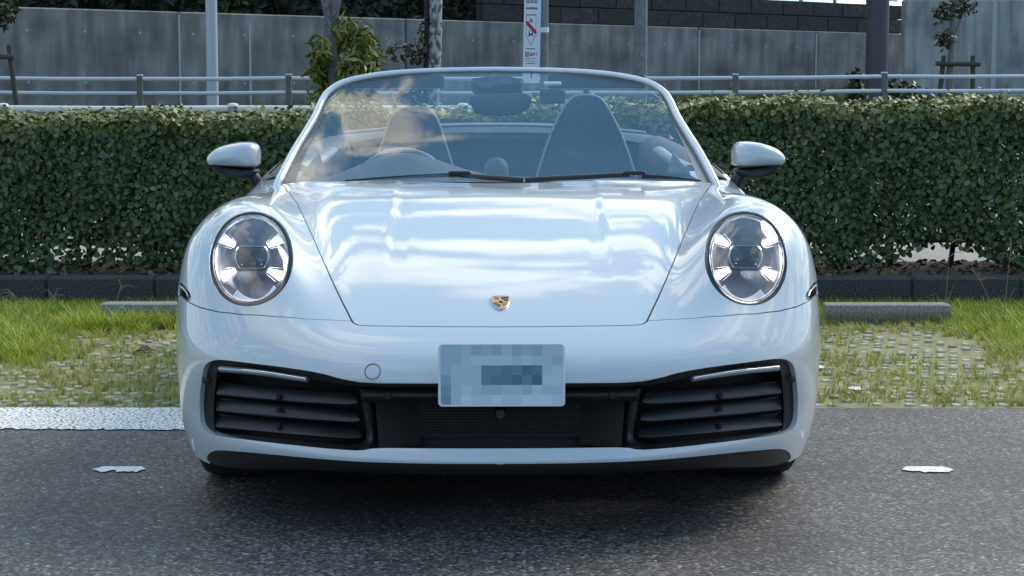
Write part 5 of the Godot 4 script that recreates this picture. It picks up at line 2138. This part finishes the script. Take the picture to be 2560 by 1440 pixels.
func build_trees() -> void:
	var lm := mat_leaf(0.5, 0.45)
	var dark := mat_leaf(0.6, 0.2)
	var small := leaf_mesh(0.09, 0.045)
	var pinna := leaf_mesh(0.15, 0.036, 0.2, 0.40)
	var wide := leaf_mesh(0.22, 0.17, 0.2, 0.25)
	var clump := Geo.new()   # a spray of six leaves for far crowns
	for k in 7:
		var a := TAU * k / 7
		var d := Vector3(cos(a), sin(a), 0)
		var s := Vector3(-sin(a), cos(a), 0) * 0.055
		var tip := d * 0.24 + Vector3(0, 0, 0.05 * sin(k * 2.0))
		clump.quad(d * 0.03, d * 0.13 - s, tip, d * 0.13 + s)
	var cm := clump.mesh()
	# street tree with shoots round its foot
	var p := Vector3(-1.9906,1.1846,-17.18)
	var t := thing("street_tree", "grey-barked forked tree with yellow-green shoots round its foot, left of the windscreen", "tree", Vector3(p.x, 0.30, p.z))
	var g := Geo.new()
	limb(g, [Vector3(0.02, -0.2, 0), Vector3(0.0, 0.7, 0), Vector3(-0.07, 1.2, 0), Vector3(-0.10, 1.75, 0)], 0.088, 0.07)
	part("trunk", g, M.bark, t)
	for q in [[Vector3(-0.10, 1.72, 0), Vector3(-0.18, 2.1, 0.03), Vector3(-0.34, 2.8, 0.1), Vector3(-0.6, 4.2, 0.2)], [Vector3(-0.10, 1.70, 0), Vector3(-0.08, 2.2, -0.05), Vector3(0.0, 3.0, -0.1), Vector3(0.1, 4.6, -0.1)], [Vector3(-0.07, 1.66, 0), Vector3(0.02, 2.0, 0.02), Vector3(0.22, 2.7, 0.0), Vector3(0.6, 4.2, 0.1)]]:
		g = Geo.new()
		limb(g, q, 0.05, 0.022)
		part("branch", g, M.bark, t)
	var shoots := []
	for k in 34:
		var a := rng.randf_range(0, TAU)
		var r := rng.randf_range(0.12, 0.40)
		shoots.append([Vector3(cos(a) * r + 0.06, rng.randf_range(0.5, 1.72) - r * 0.3, sin(a) * r * 0.7), Vector3(0.10, 0.16, 0.10)])
	leaf_cloud(t, "shoots", shoots, 1900, pinna, lm, Color(0.12, 0.145, 0.024), 0.5, 1.3)
	leaf_cloud(t, "crown", [[Vector3(-0.5, 4.6, 0.2), Vector3(1.0, 0.8, 0.9)], [Vector3(0.5, 4.8, 0), Vector3(1.0, 0.8, 0.9)], [Vector3(0, 5.4, 0), Vector3(0.9, 0.8, 0.9)]], 1600, cm, lm, Color(0.05, 0.075, 0.018))
	# mottled trunk with a brown climber
	p = Vector3(-0.9452,1.1851,-19.18)
	t = thing("mottled_tree", "tree trunk with pale lichen patches and a brown climber on its left side", "tree", Vector3(p.x, 0.40, p.z))
	g = Geo.new()
	limb(g, [Vector3(-0.02, -0.2, 0), Vector3(-0.03, 0.8, 0), Vector3(0.0, 1.4, 0), Vector3(0.02, 2.4, 0), Vector3(0.05, 4.5, 0)], 0.088, 0.08)
	part("trunk", g, M.lichen, t)
	g = Geo.new()
	limb(g, [Vector3(-0.12, -0.2, 0.0), Vector3(-0.11, 1.0, 0.02), Vector3(-0.10, 1.9, 0.0), Vector3(-0.16, 3.5, 0)], 0.045, 0.03)
	part("climber_stem", g, M.bark_dark, t)
	leaf_cloud(t, "climber", [[Vector3(-0.14, 1.35, 0.05), Vector3(0.10, 0.45, 0.1)], [Vector3(-0.15, 0.75, 0.05), Vector3(0.13, 0.3, 0.1)], [Vector3(-0.35, 1.3, 0.0), Vector3(0.32, 0.16, 0.15)], [Vector3(-0.38, 0.78, 0), Vector3(0.25, 0.12, 0.12)]], 300, small, dark, Color(0.05, 0.036, 0.018), 0.5)
	leaf_cloud(t, "crown", [[Vector3(0, 5.4, 0), Vector3(1.4, 1.0, 1.2)], [Vector3(0.6, 6.2, 0), Vector3(1.0, 0.8, 0.9)]], 1500, cm, lm, Color(0.045, 0.07, 0.018))
	# young staked tree, right
	p = Vector3(6.9756,1.1863,-25.18)
	t = thing("young_tree", "slim young tree held by a wooden frame before the lighter wall", "tree", Vector3(p.x, 0.70, p.z))
	g = Geo.new()
	limb(g, [Vector3(0.0, -0.1, 0), Vector3(0.0, 0.8, 0), Vector3(0.02, 1.5, 0), Vector3(0.0, 2.2, 0), Vector3(0.03, 3.8, 0)], 0.062, 0.035)
	limb(g, [Vector3(0.02, 1.3, 0), Vector3(0.16, 1.7, 0), Vector3(0.26, 2.2, 0)], 0.02, 0.012)
	part("trunk", g, M.bark_pale, t)
	leaf_cloud(t, "leaves", [[Vector3(-0.12, 1.32, 0.05), Vector3(0.17, 0.15, 0.15)], [Vector3(-0.14, 1.75, 0.05), Vector3(0.22, 0.18, 0.2)], [Vector3(0.18, 1.85, 0.05), Vector3(0.24, 0.18, 0.2)], [Vector3(0, 2.4, 0), Vector3(0.5, 0.35, 0.4)], [Vector3(0, 3.3, 0), Vector3(0.6, 0.6, 0.5)]], 700, small, lm, Color(0.045, 0.055, 0.022))
	t = thing("tree_frame", "weathered wooden frame holding the slim young tree at right", "tree support", Vector3(p.x, 0.70, p.z))
	for q in [[Vector3(-0.22, -0.1, 0.05), Vector3(-0.115, 1.07, 0.05)], [Vector3(0.36, -0.1, 0.05), Vector3(0.345, 1.07, 0.05)]]:
		g = Geo.new()
		g.tube(PackedVector3Array([q[0], q[0].lerp(q[1], 0.5), q[1]]), 0.042, 0.042, 10, Vector3(0, 0, 1), 0.9)
		part("stake", g, M.timber, t)
	g = Geo.new()
	g.tube(PackedVector3Array([Vector3(-0.25, 0.945, 0.1), Vector3(0.1, 0.94, 0.1), Vector3(0.45, 0.935, 0.1)]), 0.04, 0.04, 10)
	part("cross_bar", g, M.timber, t)
	# its fellow at the left edge
	p = Vector3(-6.3188,1.1851,-19.18)
	t = thing("tree_frame", "mossy leaning wooden tree stake with a cross bar at the left edge of the picture", "tree support", Vector3(p.x, 0.45, p.z))
	g = Geo.new()
	g.tube(PackedVector3Array([Vector3(0.13, 0.0, 0), Vector3(0.05, 0.62, 0), Vector3(-0.025, 1.34, 0)]), 0.038, 0.038, 10, Vector3(0, 0, 1), 0.85)
	part("stake", g, M.timber, t)
	g = Geo.new()
	g.tube(PackedVector3Array([Vector3(-0.9, 1.20, 0.06), Vector3(-0.2, 1.19, 0.06), Vector3(0.06, 1.185, 0.06)]), 0.034, 0.034, 10)
	part("cross_bar", g, M.timber, t)
	t = thing("edge_tree", "dark leafy tree just cut by the left edge of the picture", "tree", Vector3(p.x - 0.42, 0.45, p.z - 0.2))
	g = Geo.new()
	limb(g, [Vector3(0, -0.1, 0), Vector3(0.08, 1.0, 0), Vector3(0.16, 1.9, 0), Vector3(0.1, 4.0, 0)], 0.06, 0.04)
	part("trunk", g, M.bark, t)
	leaf_cloud(t, "leaves", [[Vector3(0.30, 1.85, 0), Vector3(0.18, 0.3, 0.2)], [Vector3(0.1, 2.2, 0), Vector3(0.4, 0.3, 0.3)], [Vector3(0.1, 3.2, 0), Vector3(0.8, 0.8, 0.7)]], 900, small, lm, Color(0.035, 0.05, 0.016))
	# shrubs and dark trees above the wall
	var k := 0
	for q in [[-8.6, -28.6, 2.75, 1.0, "broad-leaved shrub above the wall at the left edge"], [-6.1, -30.0, 2.85, 1.1, "sunlit broad-leaved shrub above the wall left of the lamp post"], [-3.9, -32.2, 2.75, 0.8, "dark shrub above the wall right of the lamp post"], [-1.75, -34.2, 2.85, 0.7, "low green shrub above the wall behind the forked tree"], [-0.2, -35.6, 2.95, 0.6, "broad-leaved shrub above the wall left of the mottled trunk"]]:
		t = thing("wall_shrub", q[4], "shrub", Vector3(q[0], q[2] - 0.55, q[1]), 0, "shrubs along the top of the wall")
		g = Geo.new()
		for j in 4:
			limb(g, [Vector3(0, -0.6, 0), Vector3(0.2 * (j - 1.5), 0.1, 0.1), Vector3(0.5 * (j - 1.5), 0.7, 0.05 * j)], 0.03, 0.012)
		part("stems", g, M.bark_dark, t)
		leaf_cloud(t, "foliage", [[Vector3(-0.5 * q[3], 0.35, 0), Vector3(0.7 * q[3], 0.45, 0.5)], [Vector3(0.5 * q[3], 0.45, 0.1), Vector3(0.7 * q[3], 0.5, 0.5)], [Vector3(0, 0.8, -0.2), Vector3(0.8 * q[3], 0.5, 0.5)]], int(900 * q[3]), wide, lm, Color(0.045, 0.075, 0.018) if k != 2 else Color(0.02, 0.032, 0.012), 0.4)
		k += 1
	var at := []
	var tint := PackedColorArray()
	for j in 9000:
		var e := rng.randf()
		var back := rng.randf()
		var y := 2.2 + 3.2 * pow(rng.randf(), 1.3)
		at.append(Transform3D(turn_to(Vector3(rng.randfn(-0.3, 0.6), rng.randfn(0.2, 0.6), 1).normalized(), rng.randf() * TAU).scaled(Vector3.ONE * rng.randf_range(0.7, 1.5)), Vector3(lerpf(-13.0, 0.2, e) + 0.9 * back, y, lerpf(-23.2, -33.4, e) - 0.5 - 1.3 * back)))
		tint.append(green(Color(0.014, 0.023, 0.009), 0.5))
	tag(many("thicket", cm, dark, at, tint), "dark dense undergrowth rising behind the left half of the concrete wall", "undergrowth")
	k = 0
	for q in [[-11.5, -31, 13.0], [-8.2, -34, 15.5], [-5.2, -36, 13.0], [-2.4, -38, 15.0], [0.4, -41, 12.0], [-15, -29, 15.0]]:
		var h: float = q[2]
		t = thing("background_tree", ["dark tree above the wall at the left edge of the picture", "dark tree above the wall left of the lamp post", "dark tree above the wall right of the lamp post", "dark tree above the wall behind the forked tree", "dark tree above the wall behind the mottled trunk", "tall dark tree far left, beyond the picture's edge"][k], "tree", Vector3(q[0], 1.0, q[1]), rng.randf() * TAU, "dark trees behind the wall")
		g = Geo.new()
		limb(g, [Vector3(0, 0, 0), Vector3(0.1, h * 0.3, 0), Vector3(0, h * 0.6, 0.1), Vector3(0.1, h * 0.9, 0)], 0.18, 0.05)
		for j in 5:
			var a := TAU * j / 5
			limb(g, [Vector3(0, h * 0.25 + 0.3 * j, 0), Vector3(cos(a) * 0.8, h * 0.4 + 0.3 * j, sin(a) * 0.8), Vector3(cos(a) * 1.5, h * 0.5 + 0.3 * j, sin(a) * 1.5)], 0.06, 0.02)
		part("trunk", g, M.bark_dark, t)
		var blobs := []
		for j in 16:
			var a := rng.randf() * TAU
			var y := rng.randf_range(0.13, 0.95) * h
			var r := 1.7 * sqrt(1.0 - pow(absf(y / h - 0.5) * 1.8, 2) * 0.7) * rng.randf_range(0.3, 1.0)
			blobs.append([Vector3(cos(a) * r, y, sin(a) * r), Vector3(1.2, 0.95, 1.2) * rng.randf_range(0.8, 1.3)])
		leaf_cloud(t, "crown", blobs, 4600, cm, dark, Color(0.022, 0.034, 0.012), 0.4)
		k += 1


func build_verge() -> void:
	var tuft := blade_mesh(0.55, 0.7, 0.014, 10, 8)
	var at := []
	var tint := PackedColorArray()
	for k in 15000:
		var x := rng.randf_range(-7, 12.5)
		var t := (x + 8.17) / 17.33
		var wz := -25.2 - 14.0 * t
		if x > 7.9:
			wz = minf(wz, -33.0)
		var z := maxf(-21.4 - 1.5 * rng.randf(), wz) if rng.randf() < 0.12 else wz + 0.2 + 6.0 * pow(rng.randf(), 1.4)
		if z > -21.4:
			continue
		var thick := 0.25 + 0.75 * smoothstep(2.0, 4.5, x) + 0.6 * exp(-pow((x + 2.9) / 1.2, 2)) * 1.0
		if rng.randf() > thick:
			continue
		var y := lerpf(0.50, 0.90, clampf((-20.5 - z) / 18.0, 0, 1))
		at.append(Transform3D(Basis(Vector3.UP, rng.randf() * TAU).scaled(Vector3.ONE * rng.randf_range(0.5, 1.15) * (0.7 + 0.35 * minf(thick, 1.0))), Vector3(x, y, z)))
		tint.append(green(Color(0.05, 0.085, 0.022), 0.35))
	tag(many("verge_grass", tuft, M.grass, at, tint), "tall green grass between the guard fence and the wall", "grass")
	var lm := mat_leaf(0.5, 0.3)
	var small := leaf_mesh(0.10, 0.07)
	var p := Vector3(6.3704,1.1874,-30.18)
	var t := thing("ivy", "column of ivy climbing the concrete wall left of the dark column", "climber", Vector3(p.x, 0.6, p.z))
	leaf_cloud(t, "leaves", [[Vector3(0, 0.3, 0), Vector3(0.22, 0.5, 0.06)], [Vector3(0.02, 0.7, 0), Vector3(0.18, 0.4, 0.06)]], 380, small, lm, Color(0.03, 0.05, 0.02))
	p = Vector3(6.7344,1.1869,-28.18)
	t = thing("low_bush", "low leafy bush at the foot of the dark column", "bush", Vector3(p.x, 0.75, p.z))
	leaf_cloud(t, "leaves", [[Vector3(0, 0.35, 0), Vector3(0.5, 0.42, 0.3)], [Vector3(0.3, 0.3, 0), Vector3(0.4, 0.3, 0.3)]], 420, small, lm, Color(0.03, 0.055, 0.02))


func line_px(im: Image, a: Vector2, b: Vector2, w: int, c: Color) -> void:
	var m := int(a.distance_to(b)) + 1
	for k in m + 1:
		var q := a.lerp(b, float(k) / m)
		im.fill_rect(Rect2i(int(q.x) - w / 2, int(q.y) - w / 2, w, w), c)


func glyph(im: Image, at: Vector2, s: float, w: int, c: Color, strokes: Array) -> void:
	for st in strokes:
		for k in st.size() - 1:
			line_px(im, at + Vector2(st[k][0], st[k][1]) * s, at + Vector2(st[k + 1][0], st[k + 1][1]) * s, w, c)


func build_poles() -> void:
	var p := Vector3(-4.2468,1.0151,-22.18)
	pole("lamp_post", "pale blue-grey steel lamp post before the wall, left", "lamp post", Vector3(p.x, 0.65, p.z), 7.0, 0.086, M.pole_pale, 0.0)
	p = Vector3(2.0666,1.3883,-25.18)
	pole("utility_pole", "mottled grey utility pole right of the sign board", "utility pole", Vector3(p.x, 0.7, p.z), 8.0, 0.107, M.pole_grey, 0.0)
	p = Vector3(6.187,1.4694,-27.18)
	var t := pole("dark_column", "thick dark violet-grey steel column before the block parapet", "column", Vector3(p.x, 0.75, p.z), 7.5, 0.195, M.pole_dark, 0.05)
	# warning board strapped to a pole
	p = Vector3(0.4274,1.341,-18.38)
	t = pole("sign_pole", "galvanised pole carrying the warning board", "pole", Vector3(p.x, 0.4, p.z), 4.0, 0.05, M.pole_grey, 0.0)
	var g := Geo.new()
	g.lathe(PackedVector2Array([Vector2(0.054, -0.03), Vector2(0.054, 0.03)]), Transform3D(Basis(), Vector3(0, 1.55, 0)), 20)
	part("strap", g, M.panel, t)
	p = Vector3(0.2774,1.8991,-18.18)
	var root := thing("warning_board", "tall narrow white warning board with a red-sashed arrow-shaped emblem", "sign", p, 0.0)
	g = Geo.new()
	g.box(Vector3(0, 0.25, 0), Vector3(0.205, 1.7, 0.03), 0.006, Basis(Vector3.BACK, -0.02))
	part("board", g, M.board, root)
	var im := Image.create(128, 512, false, Image.FORMAT_RGB8)
	im.fill(Color(0.80, 0.81, 0.84))
	var ink := Color(0.16, 0.17, 0.26)
	var red := Color(0.62, 0.13, 0.17)
	# dense characters: frames with inner strokes
	var kanji := [[[0, 0], [1, 0], [1, 1], [0, 1], [0, 0]], [[0, 0.5], [1, 0.5]], [[0.5, 0], [0.5, 1]]]
	var kanji2 := [[[0, 0.2], [1, 0.2]], [[0.5, 0], [0.5, 1]], [[0.1, 0.6], [0.9, 0.6]], [[0.1, 1], [0.5, 0.6], [0.9, 1]]]
	var shi := [[[0.3, 0], [0.3, 0.8], [0.5, 1], [0.9, 0.7]]]
	var ma := [[[0, 0.2], [1, 0.2]], [[0.1, 0.5], [0.9, 0.5]], [[0.5, 0], [0.5, 0.9], [0.2, 1], [0.1, 0.8], [0.9, 1]]]
	var su := [[[0, 0.25], [1, 0.25]], [[0.6, 0], [0.6, 0.6], [0.4, 0.7], [0.4, 0.5], [0.6, 0.5], [0.6, 0.8], [0.3, 1]]]
	for k in 3:
		glyph(im, Vector2(14 + 30 * k, 6), 22, 4, ink, kanji if k % 2 == 0 else kanji2)
	for k in 6:
		glyph(im, Vector2(12 + 15 * k, 56), 11, 3, ink, kanji if k % 3 != 1 else kanji2)
	var sh := [Vector2(14, 104), Vector2(90, 104), Vector2(90, 232), Vector2(52, 296), Vector2(14, 232), Vector2(14, 104)]
	for k in 5:
		line_px(im, sh[k], sh[k + 1], 6 if k == 0 else 3, ink.lerp(red, 0.3))
	glyph(im, Vector2(38, 128), 26, 4, ink, [[[0.5, 0], [0, 0.7], [1, 0.7], [0.5, 0]], [[0.5, 0.3], [0.5, 1]]])
	glyph(im, Vector2(34, 200), 34, 7, ink, [[[0.2, 0], [0.1, 0.6], [0.5, 0.9], [0.9, 0.6], [0.8, 0.1]], [[0, 1.1], [0.4, 0.8]], [[0.9, 0.6], [0.95, 1.1]]])
	line_px(im, Vector2(18, 152), Vector2(88, 214), 17, red)
	for k in 6:
		line_px(im, Vector2(14 + 13 * k, 318), Vector2(22 + 13 * k, 318), 5, ink)
	glyph(im, Vector2(12, 342), 24, 5, red, kanji)
	glyph(im, Vector2(40, 344), 18, 5, red, shi)
	glyph(im, Vector2(56, 344), 18, 4, red, ma)
	glyph(im, Vector2(76, 344), 18, 4, red, su)
	line_px(im, Vector2(100, 342), Vector2(100, 356), 4, red)
	line_px(im, Vector2(10, 380), Vector2(94, 380), 3, ink)
	line_px(im, Vector2(10, 396), Vector2(94, 396), 3, ink)
	for k in 7:
		line_px(im, Vector2(20 + 10 * k, 412), Vector2(26 + 10 * k, 412), 4, ink)
	for k in 3:
		line_px(im, Vector2(12, 436 + 12 * k), Vector2(34, 436 + 12 * k), 3, ink)
	glyph(im, Vector2(48, 446), 40, 9, ink, [[[0.1, 0], [0.5, 0.4], [0.3, 1.4]], [[0.5, 0.4], [0.9, 0.1]]])
	im.fill_rect(Rect2i(102, 0, 26, 512), Color(0.74, 0.80, 0.88))
	var fm := std(Color.WHITE, 0.5)
	fm.albedo_texture = ImageTexture.create_from_image(im)
	g = Geo.new()
	var h := 0.80
	g.quad(Vector3(-0.098, -0.55, 0.0165), Vector3(0.098, -0.55, 0.0165), Vector3(0.098, 0.42, 0.0165), Vector3(-0.098, 0.42, 0.0165))
	part("print", g, fm, root, Transform3D(Basis(Vector3.BACK, -0.02), Vector3.ZERO))


func more_materials() -> void:
	M.grass = mat_leaf(0.55, 0.7)
	M.bark = std(Color.WHITE, 0.9)
	tri_tex(M.bark, noise_tex(0.04, FastNoiseLite.TYPE_SIMPLEX_SMOOTH, [[0.0, Color(0.06, 0.06, 0.06)], [0.5, Color(0.115, 0.115, 0.12)], [1.0, Color(0.26, 0.26, 0.27)]], 41, 256, 4), Vector3(3, 1.2, 3), 1.0)
	M.bark_pale = std(Color(0.16, 0.155, 0.15), 0.9)
	M.bark_dark = std(Color(0.03, 0.022, 0.016), 0.9)
	M.lichen = std(Color.WHITE, 0.9)
	tri_tex(M.lichen, noise_tex(0.03, FastNoiseLite.TYPE_SIMPLEX_SMOOTH, [[0.0, Color(0.05, 0.05, 0.045)], [0.46, Color(0.10, 0.10, 0.10)], [0.52, Color(0.32, 0.34, 0.35)], [1.0, Color(0.42, 0.44, 0.45)]], 42, 256, 4), Vector3(1.6, 0.9, 1.6), 1.0)
	M.timber = std(Color(0.055, 0.052, 0.038), 0.9)
	M.straw = std(Color(0.19, 0.17, 0.09), 0.8)
	M.rail_white = std(Color(0.62, 0.62, 0.58), 0.5)
	M.rail_post = std(Color(0.30, 0.30, 0.29), 0.6)
	M.rail_blue = std(Color(0.48, 0.51, 0.54), 0.5)
	M.fence_post = std(Color(0.12, 0.115, 0.10), 0.8)
	M.pole_pale = std(Color(0.40, 0.44, 0.48), 0.45)
	M.pole_grey = std(Color.WHITE, 0.7)
	tri_tex(M.pole_grey, noise_tex(0.03, FastNoiseLite.TYPE_SIMPLEX_SMOOTH, [[0.0, grey(0.11, 1.15)], [0.7, grey(0.19, 1.15)], [1.0, grey(0.28, 1.1)]], 43, 256, 4), Vector3(1.4, 0.7, 1.4))
	M.pole_dark = std(Color(0.055, 0.052, 0.068), 0.6)
	M.board = std(Color(0.62, 0.66, 0.72), 0.5)
	M.panel = std(Color(0.62, 0.66, 0.68), 0.5)
	M.panel_post = std(Color(0.30, 0.32, 0.33), 0.6)
	M.block = []
	for k in 3:
		var m := std(Color.WHITE, 0.95)
		tri_tex(m, noise_tex(0.03, FastNoiseLite.TYPE_SIMPLEX_SMOOTH, [[0.0, grey(0.018)], [0.6, grey(0.032 + 0.006 * k)], [0.85, grey(0.05 + 0.01 * k)], [1.0, grey(0.12)]], 50 + k, 256, 5), Vector3(0.9, 0.9, 0.9), 0.8)
		M.block.append(m)


func build_place() -> void:
	more_materials()
	build_ground()
	build_walls()
	build_kerb()
	build_hedge()
	build_rails()
	build_poles()
	build_trees()
	build_verge()
	build_grass()
	build_marks()
	stalk(Vector3(2.2884,0.0942,-4.93) * Vector3(1, 0, 1), 0.40, 0.02, 2, "tall thin grass stalk standing behind the right end of the right wheel stop")
	stalk(Vector3(2.5035,0.044,-4.58) * Vector3(1, 0, 1), 0.42, 0.03, 5, "tallest branching grass stalk near the right edge of the picture")
	stalk(Vector3(2.4728,0.0319,-4.68) * Vector3(1, 0, 1), 0.28, -0.10, 4, "leaning grass stalk near the right edge, left of the tallest one")
	stalk(Vector3(-2.0485,0.0168,-4.98) * Vector3(1, 0, 1), 0.17, 0.03, 3, "forked pale grass stalk before the kerb at left, beside the hidden wheel stop")
	stalk(Vector3(-2.4791,0.0405,-4.78) * Vector3(1, 0, 1), 0.15, -0.05, 4, "pale grass stalk with seed heads at the left edge of the picture")
	stalk(Vector3(-2.4014,0.0287,-4.88) * Vector3(1, 0, 1), 0.14, 0.06, 4, "low leaning seed stalk right of the one at the left edge")

func _ready() -> void:
	rng.seed = 7
	var cam := Camera3D.new()
	cam.name = "camera"
	cam.position = Vector3(0.03, 1.18, 4.82)
	cam.rotation.x = -atan(487.0 / 4700.0)
	cam.fov = rad_to_deg(2 * atan(720.0 / 4700.0))
	cam.near = 0.05
	cam.far = 400
	add_child(cam)
	cam.current = true
	sky_and_sun()
	materials()
	build_place()
	build_car()
